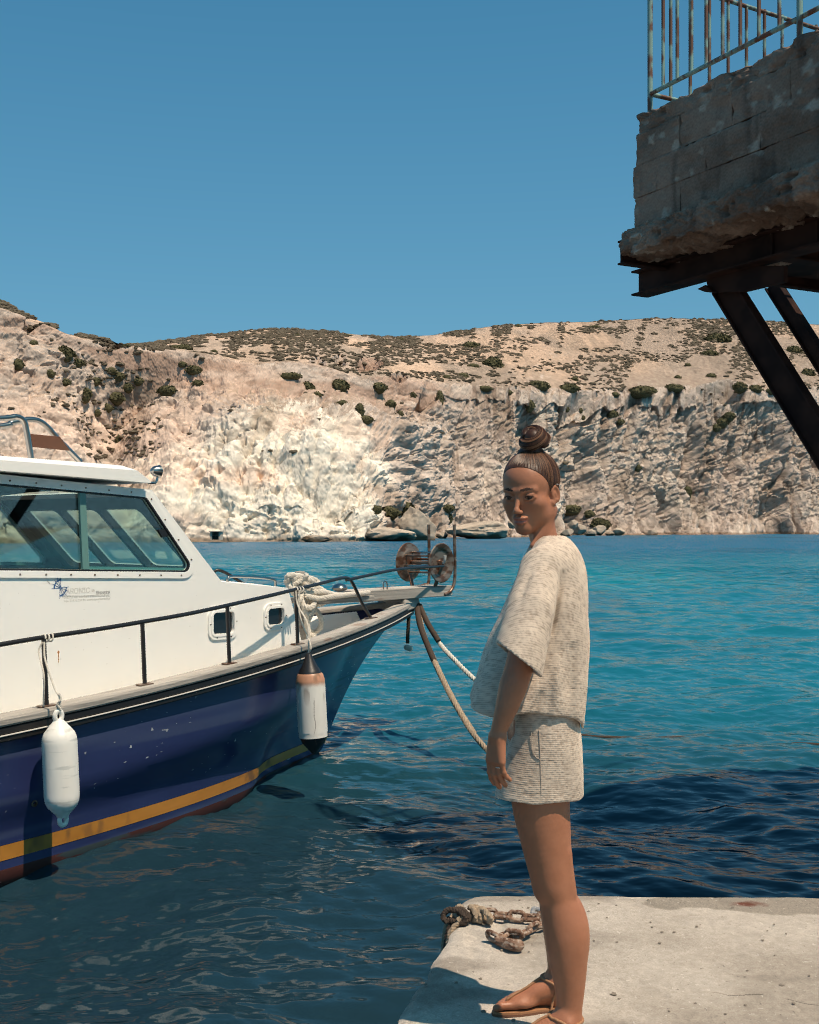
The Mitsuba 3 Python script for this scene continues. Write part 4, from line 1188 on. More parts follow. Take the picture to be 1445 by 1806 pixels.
def link(L=0.074, W=0.046, r=0.0085):
    h = (L - W) / 2
    a = np.linspace(0, 2 * math.pi, 26)[:-1]
    p = np.stack([np.cos(a) * (W / 2 - r) + np.sign(np.cos(a)) * h, np.sin(a) * (W / 2 - r), 0 * a], -1)
    return tube(p, r, 9, closed=True)


def lay_chain(pts, parent, roll0=0.5, bsdf_='rusty_chain', L=0.074):
    p = smooth_path(pts, 12)
    S = np.r_[0, np.cumsum(np.linalg.norm(np.diff(p, axis=0), axis=1))]
    rr = np.random.default_rng(len(pts) + 3)
    pitch = L - 2 * 0.0105
    for i, d in enumerate(np.arange(pitch / 2, S[-1], pitch)):
        c = np.array([np.interp(d, S, p[:, k]) for k in range(3)]); c2 = np.array([np.interp(d + 0.01, S, p[:, k]) for k in range(3)]); c1 = np.array([np.interp(d - 0.01, S, p[:, k]) for k in range(3)])
        t = (c2 - c1) / np.linalg.norm(c2 - c1)
        up = np.array([0, 0, 1.0]); sd = np.cross(up, t); sd /= np.linalg.norm(sd); up = np.cross(t, sd)
        a = (0.28 if i % 2 else 1.25) + rr.normal(0, 0.12)
        e2, e3 = math.cos(a) * sd + math.sin(a) * up, -math.sin(a) * sd + math.cos(a) * up
        obj('link', placed(link(L), c + [0, 0, 0.004 if i % 2 else 0.008], t, e2, e3), bsdf_, parent, 50)


q = lambda x, y, h=0.016: on_z(x, y, PIER + h)
CH = thing('rusty_chain', 'heavy rusty chain lying on the quay behind the woman\'s legs', 'chain')
lay_chain([q(850, 1616), q(880, 1616), q(915, 1620), q(950, 1621), q(985, 1624)], CH)
lay_chain([q(985, 1626), q(960, 1632), q(938, 1641), q(915, 1652), q(893, 1650), q(876, 1658), q(858, 1650)], CH)
tag(obj('shackle', tube([q(985, 1612, 0.02), q(955, 1606, 0.02), q(943, 1603, 0.022), q(940, 1608, 0.02), q(944, 1613, 0.014), q(985, 1618, 0.014)], 0.009, 10, 6), 'chain_zinc', CH), 'grey galvanised ring at the chain\'s far end')
pin = tm(m3.Manifold.batch_hull([m3.Manifold.sphere(r, 20).translate(list(map(float, q(x, y, 0.022)))) for x, y, r in ((880, 1660, 0.016), (905, 1667, 0.021), (915, 1668, 0.020))]))
pin = pin.subdivide().subdivide(); pin.vertices += 0.005 * (meshkit.fbm(np.asarray(pin.vertices) * 70, 3, 5)[:, None] - 0.5) * pin.vertex_normals
tag(obj('end_lump', pin, 'rusty_chain', CH, True), 'lumpy rusted pin at the chain\'s end')
obj('clip', tm(rbox([0.030, 0.022, 0.02], 0.006)).apply_translation(q(908, 1645, 0.022)), 'chain_zinc', CH)

KN = thing('rope_hank', 'knotted old hemp rope on the quay\'s left edge, hanging down towards the water', 'rope')
kr = np.random.default_rng(8)
c0 = q(836, 1622, 0.02)
for i in range(6):
    a0 = kr.uniform(0, 6.28); tilt = kr.uniform(-0.5, 0.5)
    ax = np.array([math.cos(0.5 + tilt), math.sin(0.5 + tilt), kr.normal(0, 0.25)]); ax /= np.linalg.norm(ax)
    e1 = np.cross(ax, [0, 0, 1.0]); e1 /= np.linalg.norm(e1); e2 = np.cross(ax, e1)
    R_ = kr.uniform(0.028, 0.046)
    off = np.array([kr.normal(0, 0.034), kr.normal(0, 0.02), 0.010])
    pts = [c0 + off + R_ * (math.cos(a) * e1 * 1.1 + math.sin(a) * e2 * 0.62) + ax * 0.02 * (a / 6.28) for a in np.linspace(a0, a0 + 6.6, 14)]
    pts = [np.array([p_[0], p_[1], max(p_[2], PIER + 0.010)]) for p_ in pts]
    obj('coil', rope(pts, 0.0125, 0.035, 5), 'hemp_rope' if i % 3 else 'dark_rope', KN, 40)
edge = on_z(806, 1612, PIER)
for dx, b_ in ((0.0, 'hemp_rope'), (0.03, 'dark_rope'), (0.055, 'hemp_rope')):
    p0 = c0 + [-0.03, -0.01 + dx * 0.4, 0.01]
    e_ = edge + np.array([0.012 + dx * 0.2, -0.03 - dx * 1.5, 0.020])
    obj('hanging_end', rope([p0, (p0 + e_) / 2 + [0, 0, 0.014], e_, e_ + [-0.05, -0.03, -0.035], e_ + [-0.066, -0.05, -0.13], e_ + [-0.070, -0.055, -0.24]], 0.011, 0.035, 6), b_, KN, 40)

# ---------------------------------------------------------------- fenders and lines of the boat
def fender_white(p, n, uv):
    c = mix((0.66, 0.635, 0.58), (0.75, 0.73, 0.68), fbm(p.x * 9, p.y * 9, p.z * 5, 3))
    return mix(c, (0.40, 0.40, 0.37), 0.6 * smoothstep(0.62, 0.80, fbm(p.x * 6, p.y * 6, p.z * 34, 3)))


def fender_stained(p, n, uv):
    c = mix((0.60, 0.575, 0.52), (0.72, 0.69, 0.63), fbm(p.x * 9, p.y * 9, p.z * 5, 3))
    z = p.z + 0.03 * (fbm(p.x * 16, p.y * 16, p.z * 4, 3) - 0.5)
    c = mix(c, (0.40, 0.150, 0.055), 0.85 * smoothstep(FT2 - 0.105, FT2 - 0.055, z))
    c = mix(c, (0.17, 0.10, 0.06), 0.65 * smoothstep(0.60, 0.74, fbm(p.x * 14, p.y * 14, p.z * 5, 3)) * smoothstep(FT2 - 0.30, FT2 - 0.06, z))
    return mix(c, (0.20, 0.17, 0.14), 0.7 * (1 - smoothstep(0.0015, 0.005, dr.abs(p.x - FX2 + 0.02 * (noise(p.z * 12, 0, 0) - 0.5)))) * smoothstep(FT2 - 0.48, FT2 - 0.42, z) * (1 - smoothstep(FT2 - 0.22, FT2 - 0.16, z)))


plain('fender_vinyl', proc(fender_white), 0.38, specular=0.5)
plain('fender_old', proc(fender_stained), 0.42, specular=0.5)
plain('fender_black', (0.014, 0.014, 0.016), 0.4)
plain('valve_blue', (0.04, 0.26, 0.62), 0.4)


def hang(px, lat_off):
    s = col_s(px, lambda s: float(g_gun(s)) + lat_off)
    return s, bw(s, float(g_gun(s)) + lat_off, 0)


f_s, f_o = hang(107, 0.150)
zz = lambda y, o: ZC - (y - YH) / F * o[1]
FEN = thing('fender', 'clean white cylindrical fender with a blue valve, hung on the boat\'s side near the cabin', 'fender', 'fenders hung on the boat\'s side')
zt, zb = zz(1272, f_o), zz(1432, f_o)
fr = 30.5 / F * f_o[1]
ax_f = np.array([0.05, -0.02, -1.0])          # it leans a little
top_f = np.array([f_o[0] - 0.012, f_o[1], zt])
Lf = zt - zb
obj('body', lathe([(0, -0.005), (fr * 0.30, -0.004), (fr * 0.42, 0.012), (fr * 0.62, 0.035), (fr * 0.86, 0.065), (fr * 0.97, 0.095), (fr, 0.13), (fr, Lf - 0.10), (fr * 0.96, Lf - 0.065), (fr * 0.84, Lf - 0.035), (fr * 0.6, Lf - 0.008), (fr * 0.40, Lf + 0.012), (fr * 0.3, Lf + 0.03), (0, Lf + 0.034)], top_f, ax_f, 40), 'fender_vinyl', FEN, 50)
for h_ in (-0.030, Lf + 0.045):
    c = top_f + ax_f * h_
    obj('eye', tube([c + 0.023 * (math.cos(a) * BH + math.sin(a) * np.array([0, 0, 1.35])) for a in np.linspace(0, 6.283, 22)[:-1]], 0.0145, 10, closed=True), 'fender_vinyl', FEN, 60)
vc = top_f + ax_f * (zt - zz(1387, f_o)) + (-np.array([0.0, 1, 0]) * 0.80 + BH * 0.60) * fr
tag(obj('valve', lathe([(0, 0.004), (0.010, 0.004), (0.012, 0)], vc, np.array([0.35, -0.93, 0]), 14), 'valve_blue', FEN), 'small blue valve')
s77, z77 = on(77, 1126, lat_r)
rt77 = bw(s77, lat_r(s77), z77)
LY = thing('fender_line', 'thin white line tying the clean white fender to the guard rail', 'rope', 'lines tying the fenders to the rail')
eye_t = top_f + ax_f * -0.045
wrap = [rt77 + 0.021 * (math.cos(a) * np.cross(BH, [0, 0, 1]) + math.sin(a) * np.array([0, 0, 1.0])) + BH * 0.004 * a for a in np.linspace(0, 16, 40)]
obj('lashing', tube(wrap, 0.0055, 6, 2), 'white_rope', LY, 60)
obj('strand', tube([rt77 + [0.0, -0.02, -0.02], rt77 + [-0.02, -0.03, -0.08], rt77 * 0.5 + eye_t * 0.5 + [-0.035, -0.02, 0], bw(s77 + 0.02, lat_r(s77) + 0.03, float(z_gun(s77)) + 0.01)], 0.0055, 6, 6), 'white_rope', LY, 60)
obj('strand', tube([rt77 + [0.01, -0.02, -0.02], rt77 + [0.025, -0.05, -0.12], rt77 * 0.3 + eye_t * 0.7 + [0.01, -0.02, 0.02], eye_t + [0.012, -0.01, 0.09], eye_t], 0.006, 6, 6), 'white_rope', LY, 60)
obj('knot', rope([eye_t + [0.01, -0.012, 0.12], eye_t + [0.022, -0.02, 0.09], eye_t + [0.0, -0.02, 0.06], eye_t + [0.015, -0.01, 0.03], eye_t + [0.004, 0.012, 0.0], eye_t + [-0.008, -0.01, 0.05]], 0.007, 0.02, 6), 'white_rope', LY, 40)

g_s, g_o = hang(550, 0.150)
FEN2 = thing('fender', 'rust stained white fender with black end cones, hung near the bow', 'fender', 'fenders hung on the boat\'s side')
t2, b2 = zz(1187, g_o), zz(1300, g_o)
r2 = 26.0 / F * g_o[1]
L2 = t2 - b2
FT2, FX2 = float(t2), float(g_o[0] + 0.03)
top2 = np.array([g_o[0] - 0.015, g_o[1], t2]); ax2 = np.array([0.055, -0.01, -1.0])
obj('body', lathe([(0, 0.0), (r2 * 0.80, 0.0), (r2 * 0.90, 0.015), (r2 * 0.99, 0.055), (r2, 0.07), (r2, L2 - 0.045), (r2 * 0.97, L2 - 0.035), (r2 * 0.97, L2 - 0.004), (r2 * 0.92, L2), (0, L2)], top2, ax2, 40), 'fender_old', FEN2, 40)
obj('end_cone', lathe([(0, -0.155), (r2 * 0.14, -0.155), (r2 * 0.20, -0.14), (r2 * 0.50, -0.06), (r2 * 0.72, -0.022), (r2 * 0.79, 0.0)], top2, ax2, 32), 'fender_black', FEN2, 50)
obj('end_cone', lathe([(r2 * 0.90, L2), (r2 * 0.78, L2 + 0.04), (r2 * 0.45, L2 + 0.085), (r2 * 0.16, L2 + 0.125), (0, L2 + 0.13)], top2, ax2, 32), 'fender_black', FEN2, 50)
s2_, z2_ = on(522, 1041, lat_r)
r52 = bw(s2_, lat_r(s2_), z2_)
LY2 = thing('fender_line', 'thin white line holding the rust stained fender beside the rope pile', 'rope', 'lines tying the fenders to the rail')
obj('strand', tube([r52 + [0.0, -0.02, 0.0], r52 + [0.02, -0.03, -0.12], r52 * 0.4 + top2 * 0.6 + [0.03, -0.03, 0.12], top2 - ax2 * 0.15], 0.007, 6, 6), 'white_rope', LY2, 60)
obj('strand', tube([r52 + [0.03, -0.02, 0.0], r52 + [0.035, -0.03, -0.2], top2 - ax2 * 0.22 + [0.02, -0.02, 0], top2 - ax2 * 0.15], 0.006, 6, 6), 'white_rope', LY2, 60)
obj('lashing', tube([r52 + 0.022 * (math.cos(a) * np.cross(BH, [0, 0, 1]) + math.sin(a) * np.array([0, 0, 1.0])) + BH * 0.005 * a for a in np.linspace(0, 18, 44)], 0.006, 6, 2), 'white_rope', LY2, 60)

# the pile of cream rope round the mooring post
PILE = thing('mooring_rope', 'thick cream rope piled and draped over the wooden post on the foredeck', 'rope')
pr = np.random.default_rng(21)
pc = bw(1.56, 0, 0)


def bp(px, py, l):
    """A photo pixel in the fore-and-aft plane lat = l."""
    d = np.array([(px - CX) / F, 1.0, -(py - YH) / F]); o = np.array([0, 0, ZC])
    k = ((bw(0, l, 0) - o) @ BN) / (d @ BN)
    return o + k * d


loops = [[(505, 1024), (515, 1014), (535, 1018), (560, 1026), (556, 1034), (530, 1034), (510, 1032)],
         [(508, 1030), (524, 1020), (548, 1030), (572, 1044), (600, 1054), (640, 1050)],
         [(512, 1018), (530, 1026), (545, 1040), (560, 1052), (575, 1048), (560, 1038), (536, 1046), (528, 1060)],
         [(515, 1036), (540, 1046), (556, 1060), (548, 1072), (534, 1064), (540, 1050), (566, 1046), (600, 1050), (634, 1048)],
         [(540, 1058), (552, 1070), (566, 1090), (564, 1108), (552, 1116), (542, 1106), (546, 1088), (556, 1072), (548, 1060)],
         [(524, 1040), (532, 1060), (538, 1080), (541, 1100), (545, 1118), (556, 1122)],
         [(506, 1022), (512, 1038), (522, 1050), (540, 1056), (560, 1056), (580, 1050)],
         [(520, 1012), (508, 1020), (512, 1030), (530, 1022), (542, 1014)],
         [(536, 1030), (552, 1042), (570, 1058), (566, 1066), (548, 1060), (532, 1048)],
         [(548, 1036), (558, 1050), (556, 1070), (542, 1086), (538, 1066), (548, 1052), (570, 1050), (610, 1056)],
         [(512, 1026), (526, 1016), (546, 1022), (556, 1030)], [(540, 1052), (562, 1056), (590, 1052), (650, 1046)]]
for i, lp in enumerate(loops):
    s_ = 0.10 + 0.03 * (i % 4) + 0.02 * (i // 5)
    pts = [bp(x + pr.normal(0, 1.0), y + pr.normal(0, 1.0), s_ + 0.04 * math.sin(1.7 * j + i)) for j, (x, y) in enumerate(lp)]
    obj('coil', rope(pts, 0.026, 0.09, 8, step=0.012), 'white_rope', PILE, 40)

# lines from the stem to the moorings
MA = thing('bow_line', 'weathered brown mooring line hanging from the bow into the water, nearer one', 'rope')
st = bw(-0.03, 0.05, 1.30)


def depth_line(pts):
    return [at(x, y, d) for x, y, d in pts]


obj('line', rope([st] + depth_line([(742, 1105, 11.15), (760, 1152, 10.8), (783, 1203, 10.45), (805, 1245, 10.2), (830, 1287, 9.95), (856, 1319, 9.8), (885, 1345, 9.7)]) + [on_z(905, 1362, -0.12)], 0.026, 0.11, 8, step=0.018), 'hemp_rope', MA, 40)
obj('line', rope([st + [0.02, 0.02, 0]] + depth_line([(748, 1115, 11.15), (766, 1160, 10.85), (788, 1207, 10.5), (812, 1252, 10.2), (838, 1293, 9.98)]), 0.018, 0.09, 8, step=0.018), 'hemp_rope', MA, 40)
obj('tarred_end', tube([st + [0, -0.01, 0.01]] + depth_line([(742, 1105, 11.13), (760, 1152, 10.78), (766, 1166, 10.70)]), 0.030, 8, 6), 'dark_rope', MA, 60)
MB_ = thing('bow_line', 'pale mooring line from the bow passing behind the woman\'s shirt, with a black upper end', 'rope')
obj('line', rope([st + [0.03, 0, 0.0]] + depth_line([(755, 1100, 11.3), (776, 1135, 11.15), (800, 1162, 11.0), (822, 1184, 10.9), (842, 1202, 10.8), (880, 1232, 10.6), (940, 1268, 10.4)]) + [on_z(985, 1300, -0.1)], 0.024, 0.10, 8, step=0.018), 'white_rope', MB_, 40)
obj('tarred_end', tube([st + [0.03, -0.01, 0.0]] + depth_line([(755, 1100, 11.29), (774, 1131, 11.14)]), 0.028, 8, 6), 'dark_rope', MB_, 60)
MC = thing('rope_end', 'short knotted dark rope end dangling under the bow', 'rope')
obj('line', rope([bw(0.02, 0.05, 1.28)] + depth_line([(722, 1085, 11.45), (720, 1110, 11.45), (719, 1134, 11.45)]), 0.020, 0.08, 8, step=0.014), 'dark_rope', MC, 40)
kc = at(720, 1142, 11.45)
obj('knot', tm(m3.Manifold.batch_hull([m3.Manifold.sphere(0.03, 14).translate(list(map(float, kc + d_))) for d_ in ([-0.015, 0, 0], [0.02, 0, -0.01])])), 'white_rope', MC, 60)
FL = thing('floating_line', 'thin dark mooring line floating on the water right of the woman', 'rope')
fx = np.linspace(990, 1700, 60)
fy = 1297 + 0.030 * (fx - 1030) + 2.2 * np.sin(fx * 0.013)
fp = [on_z(x, y, 0.0) for x, y in zip(fx, fy)]
fp = [np.array([p_[0], p_[1], float(wave_height(np.array(p_[0]), np.array(p_[1]), 0.5)) + 0.004 - 0.035 * max(0, math.sin(p_[0] * 3.1) * math.sin(p_[0] * 1.3 + 1))]) for p_ in fp]
obj('line', tube(fp, 0.018, 6, 3), 'dark_rope', FL, 60)

# ---------------------------------------------------------------- the ruined loading platform overhead
WD = np.array([0.472, -0.881, 0.0]); WD /= np.linalg.norm(WD)        # along the parapet, towards the lens
PD = np.array([-WD[1], WD[0], 0.0])                                  # across the platform, away from its open side
C0 = at(1117, 405, 6.5); C0[2] = 0
UP = np.array([0, 0, 1.0])


def plat(a, b, z):
    return C0 + a * WD + b * PD + z * UP


def ray_wall(px, py, b=0.0):
    """(a, z) of a photo pixel on the upright plane b of the platform."""
    d = np.array([(px - CX) / F, 1.0, -(py - YH) / F]); o = np.array([0, 0, ZC])
    k = ((plat(0, b, 0) - o) @ PD) / (d @ PD)
    p = o + k * d
    return (p - C0) @ WD, p[2]


def old_concrete(p, n, uv):
    a = p.x * WD[0] + p.y * WD[1]
    m = fbm(p.x * 3, p.y * 3, p.z * 3, 4)
    c = mix((0.150, 0.097, 0.074), (0.250, 0.176, 0.140), smoothstep(0.3, 0.7, m))
    c = mix(c, (0.085, 0.060, 0.050), 0.7 * smoothstep(0.5, 0.72, fbm(a * 9, p.z * 2.2, p.x, 4)))
    c = mix(c, (0.42, 0.37, 0.32), 0.6 * smoothstep(0.62, 0.78, fbm(p.x * 11, p.y * 11, p.z * 11, 3)))
    return c * (0.8 + 0.4 * noise(p.x * 110, p.y * 110, p.z * 110))


def old_relief(p, n, uv):
    return 0.010 * fbm(p.x * 24, p.y * 24, p.z * 24, 4)


def rail_paint(p, n, uv):
    c = mix((0.135, 0.235, 0.215), (0.215, 0.350, 0.320), fbm(p.x * 9, p.y * 9, p.z * 6, 3))
    return mix(c, (0.115, 0.050, 0.030), smoothstep(0.42, 0.58, fbm(p.x * 21 + 3, p.y * 21, p.z * 9, 4)))


def rust_and_shade_colour(p, n, uv):  # rust on the beams; on the wide slab it paints the underside's shade
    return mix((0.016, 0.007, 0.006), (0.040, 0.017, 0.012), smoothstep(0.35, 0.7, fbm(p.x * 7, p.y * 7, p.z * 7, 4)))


bumped('ruin_concrete', proc(old_concrete), 0.95, old_relief, 1.0, 3e-3, specular=0.1)
plain('rail_verdigris', proc(rail_paint), 0.6)
plain('rust_and_shade', proc(rust_and_shade_colour), 0.85, specular=0.2)

PLAT = thing('concrete_platform', 'ruined concrete platform on rusted steel beams jutting out overhead at the right', 'platform')
zw0, zw1 = 3.80, 4.44
LEN = 4.3


def rough_block(c, size, seed, amp=0.012, cell=0.022, wear=1.0):
    """A worn block: its faces and arrises broken up, in platform axes (along, across, up)."""
    n = [max(3, int(round(s / cell))) for s in size]
    m = tm(rbox(size, 0.010)) if False else trimesh.creation.box(size)
    m = trimesh.Trimesh(m.vertices, m.faces)
    while np.max(m.edges_unique_length) > cell * 1.6:
        m = m.subdivide()
    v = np.asarray(m.vertices)
    h = np.asarray(size) / 2
    w = v + np.asarray(c)
    k = np.sort(h - np.abs(v), axis=1)
    arris = np.exp(-k[:, 1] / 0.018)                          # near an edge of the box
    d = amp * (meshkit.fbm(w * 9, 4, 3) - 0.5) * 2 + 0.6 * amp * (meshkit.fbm(w * 34, 3, 8) - 0.5) * 2 - 1.5 * amp * np.clip(meshkit.fbm(w * 17, 3, 11) - 0.58, 0, 1) / 0.2
    nrm = v / h; nrm = np.sign(nrm) * np.abs(nrm)**6; nrm /= np.linalg.norm(nrm, axis=1, keepdims=True)
    v = v + nrm * d[:, None] - v / np.linalg.norm(v, axis=1, keepdims=True) * (wear * arris * (0.006 + 0.018 * meshkit.fbm(w * 14, 3, seed + 9)))[:, None]
    P = plat(0, 0, 0) + (v[:, :1] + c[0]) * WD + (v[:, 1:2] + c[1]) * PD + (v[:, 2:] + c[2]) * UP
    f = np.asarray(m.faces)
    if np.cross(WD, PD)[2] < 0:
        f = f[:, ::-1]
    return trimesh.Trimesh(P, f, process=False)


# parapet: three courses of blocks under a rough mortar cap
WALL = obj('parapet', rough_block((LEN / 2, 0.115, (zw0 + zw1 - 0.08) / 2), (LEN - 0.03, 0.15, zw1 - zw0 - 0.09), 2, 0.006, 0.09), 'ruin_concrete', PLAT, 50)
br = np.random.default_rng(4)
hb = (zw1 - zw0 - 0.10) / 3
for row in range(3):
    a = -0.0 if row % 2 == 0 else -0.19
    while a < LEN:
        a0, a1 = max(a, 0.0 if row < 2 else 0.03), min(a + 0.39, LEN)
        if a1 - a0 > 0.06:
            far = a0 > 1.75
            obj('block', rough_block(((a0 + a1) / 2, 0.10 + br.uniform(-0.004, 0.004), zw0 + hb * (row + 0.5)), (a1 - a0 - 0.0008, 0.20, hb - 0.0008), 10 + row * 31 + int(a * 10), 0.007, 0.06 if far else 0.019, br.uniform(0.02, 0.16)), 'ruin_concrete', WALL, 50)
        a += 0.39
obj('mortar_cap', cat([rough_block((a_ + 0.30, 0.10, zw1 - 0.055), (0.62, 0.185, 0.125), 300 + int(a_ * 10), 0.022, 0.016 if a_ < 1.5 else 0.05) for a_ in np.arange(0.045, LEN - 0.3, 0.6)]), 'ruin_concrete', WALL, 50)
obj('side_parapet', cat(rough_block((0.10, 1.9, (zw0 + zw1 - 0.05) / 2), (0.18, 3.3, zw1 - zw0 - 0.10), 500, 0.014, 0.05)), 'ruin_concrete', PLAT, 50)
# broken slab edge
SLAB = obj('slab', cat([rough_block((a_ + 0.21, 0.42, zw0 - 0.078), (0.44, 1.00, 0.15), 700 + int(a_ * 10), 0.029, 0.020 if a_ < 1.6 else 0.06) for a_ in np.arange(-0.03, LEN - 0.2, 0.40)]), 'ruin_concrete', PLAT, 50)
obj('slab', cat(rough_block((LEN / 2, 2.5, zw0 - 0.075), (LEN, 3.3, 0.12), 900, 0.012, 0.12)), 'rust_and_shade', PLAT, 50)  # concrete in the near-black colour, standing in for shade underneath


def ibeam(a, b, h, w, up=UP, t=0.012):
    a, b, up = np.asarray(a, float), np.asarray(b, float), np.asarray(up, float)
    ex = (b - a) / np.linalg.norm(b - a)
    up = up - ex * (up @ ex); up /= np.linalg.norm(up)
    return cat(bar(a + up * (h / 2 - t / 2), b + up * (h / 2 - t / 2), w, t, 0.003, up), bar(a - up * (h / 2 - t / 2), b - up * (h / 2 - t / 2), w, t, 0.003, up),
               bar(a, b, t, h - 2 * t + 0.002, 0.002, up))


zs = zw0 - 0.145                                              # underside of the slab
ta, tz = ray_wall(1128, 470, 0.30)
bh = 0.15
obj('steel_beam', ibeam(plat(ta, 0.30, zs - bh / 2), plat(LEN, 0.30, zs - bh / 2), bh, 0.13), 'rust_and_shade', PLAT)
obj('steel_beam', ibeam(plat(-0.05, 1.75, zs - bh / 2), plat(LEN, 1.75, zs - bh / 2), bh, 0.13), 'rust_and_shade', PLAT)
obj('steel_beam', ibeam(plat(0.5, 3.4, zs - bh / 2), plat(LEN, 3.4, zs - bh / 2), bh, 0.13), 'rust_and_shade', PLAT)
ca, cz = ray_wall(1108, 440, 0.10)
obj('edge_channel', ibeam(plat(-0.055, -0.045, zw0 - 0.115), plat(-0.055, 3.6, zw0 - 0.115), 0.14, 0.06), 'rust_and_shade', PLAT)
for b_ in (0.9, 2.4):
    obj('cross_beam', ibeam(plat(0.6 + b_ * 0.2, 0.28, zs - 0.07), plat(0.6 + b_ * 0.2, 3.5, zs - 0.07), 0.14, 0.09), 'rust_and_shade', PLAT)
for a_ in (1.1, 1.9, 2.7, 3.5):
    obj('cross_beam', ibeam(plat(a_, 0.28, zs - 0.07), plat(a_, 3.5, zs - 0.07), 0.14, 0.09), 'rust_and_shade', PLAT)


# raking struts below: each through two photo points in an upright plane of the platform
def strut(p0, p1, wpx, b):
    (a0, z0), (a1, z1) = ray_wall(*p0, b), ray_wall(*p1, b)
    A, B = plat(a0, b, z0), plat(a1, b, z1)
    d = (B - A) / np.linalg.norm(B - A)
    wid = wpx / F * A[1]
    nrm = np.cross(d, PD)
    foot_z = PIER - 0.02 if b < 1 else -0.5                    # down to the quay, or into the water beside it
    return ibeam(A, B + d * (B[2] - foot_z) / -d[2], wid, 0.06, nrm, 0.012), A, B, d


m_, A1, B1, d1 = strut((1276, 500), (1432, 752), 50, 0.42)
obj('strut', m_, 'rust_and_shade', PLAT)
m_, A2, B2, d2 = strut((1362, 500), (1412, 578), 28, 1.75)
obj('strut', m_, 'rust_and_shade', PLAT)
# bearing block above the first strut, with its pointed plate
g0 = [ray_wall(x, y, 0.36) for x, y in ((1255, 468), (1390, 470), (1390, 498), (1318, 515), (1258, 516), (1252, 492))]
obj('gusset_plate', slab(Polygon(g0), plat(0, 0.36, 0), WD, UP, 0.03), 'rust_and_shade', PLAT, False)
g1 = [ray_wall(x, y, 0.34) for x, y in ((1242, 511), (1256, 504), (1268, 516), (1254, 516))]
obj('gusset_plate', slab(Polygon(g1), plat(0, 0.34, 0), WD, UP, 0.05), 'rust_and_shade', PLAT, False)

# railing on the platform
RAILING = thing('platform_railing', 'rusty green steel railing standing on the concrete platform', 'railing')
bl = 0.14
ap, zp = ray_wall(1147, 190, bl)
zlow, zmid, ztop = 4.615, 5.30, 5.62
obj('post', tube([plat(ap, bl, 4.32), plat(ap, bl, ztop)], 0.0155, 10, 1), 'rail_verdigris', RAILING, 60)
a2, _ = ray_wall(1411, 10, bl)
obj('post', tube([plat(a2, bl, 4.32), plat(a2, bl, ztop)], 0.0155, 10, 1), 'rail_verdigris', RAILING, 60)
for z_ in (zlow, zmid, ztop):
    obj('rail', tube([plat(ap, bl, z_), plat(LEN, bl, z_)], 0.0130, 10, 1), 'rail_verdigris', RAILING, 60)
    obj('rail', tube([plat(ap, bl, z_), plat(ap, 3.4, z_ if z_ != zmid else z_ - 0.05)], 0.0130, 10, 1), 'rail_verdigris', RAILING, 60)
for x_ in (1170, 1195, 1220, 1246, 1275, 1306, 1339, 1375):
    a_, _ = ray_wall(x_, 100, bl)
    obj('baluster', tube([plat(a_, bl, zlow), plat(a_, bl, zmid)], 0.0105, 8, 1), 'rail_verdigris', RAILING, 60)
for a_ in np.arange(2.0, LEN, 0.17):
    obj('baluster', tube([plat(a_, bl, zlow), plat(a_, bl, zmid)], 0.0105, 8, 1), 'rail_verdigris', RAILING, 60)
for i in range(14):
    b_ = bl + 0.155 + 0.150 * i
    obj('baluster', tube([plat(ap, b_, zlow - 0.28 if i % 2 else zlow), plat(ap, b_, zmid)], 0.0105, 8, 1), 'rail_verdigris', RAILING, 60)

# ---------------------------------------------------------------- the woman on the quay
WY = 3.284


def W(px, py, dy=0.0):
    return at(px, py, WY + dy)


def unit(v):
    v = np.asarray(v, float)
    return v / np.linalg.norm(v)


PERSON = thing('person', 'woman with top knot, cream knit top and shorts, standing on the quay looking back', 'person')
bodyf = Field(np.arange(0.13, 0.585, 0.003), np.arange(2.93, 3.66, 0.003), steps((PIER - 0.015, 0.86, 0.003), (0.86, 1.36, 0.005), (1.36, 1.58, 0.0024), (1.58, 2.03, 0.006), (2.03, 2.36, 0.002)))


def chain_cones(f, pts, k=0.015):
    """A limb: one run of tapered segments, melted into what is there."""
    q = np.array([[*p, r] for p, r in pts], float)
    q = smooth_path(q, 5) if len(q) > 2 else q
    pad = q[:, 3].max() + k + 0.01

    def fn(X, Y, Z):
        return np.minimum.reduce([cone_sdf(X, Y, Z, a[:3], b[:3], a[3], b[3]) for a, b in zip(q[:-1], q[1:])])
    f.op(fn, q[:, :3].min(0) - pad, q[:, :3].max(0) + pad, k)


# head frame: columns her left, forward, up
yaw, pitch = math.radians(31), math.radians(11)
F0 = np.array([-math.sin(yaw), -math.cos(yaw), 0])
HL = np.cross([0, 0, 1], F0)
HF = F0 * math.cos(pitch) - np.array([0, 0, math.sin(pitch)])
HU = np.cross(HF, HL)
HR = np.stack([HL, HF, HU], 1)
HO = W(916, 877, -0.075) - HF * 0.080


def H(x, y, z):
    return HO + HR @ np.array([x, y, z], float)


# torso, hidden by the clothes
bodyf.ell(W(966, 1068), [0.092, 0.145, 0.150], k=0.02)
bodyf.ell(W(968, 1180), [0.082, 0.120, 0.130], k=0.05)
bodyf.ell(W(955, 1290), [0.098, 0.150, 0.100], k=0.05)
bodyf.cone(W(958, 1008, -0.14), W(958, 1008, 0.14), 0.050, 0.050, 0.04)
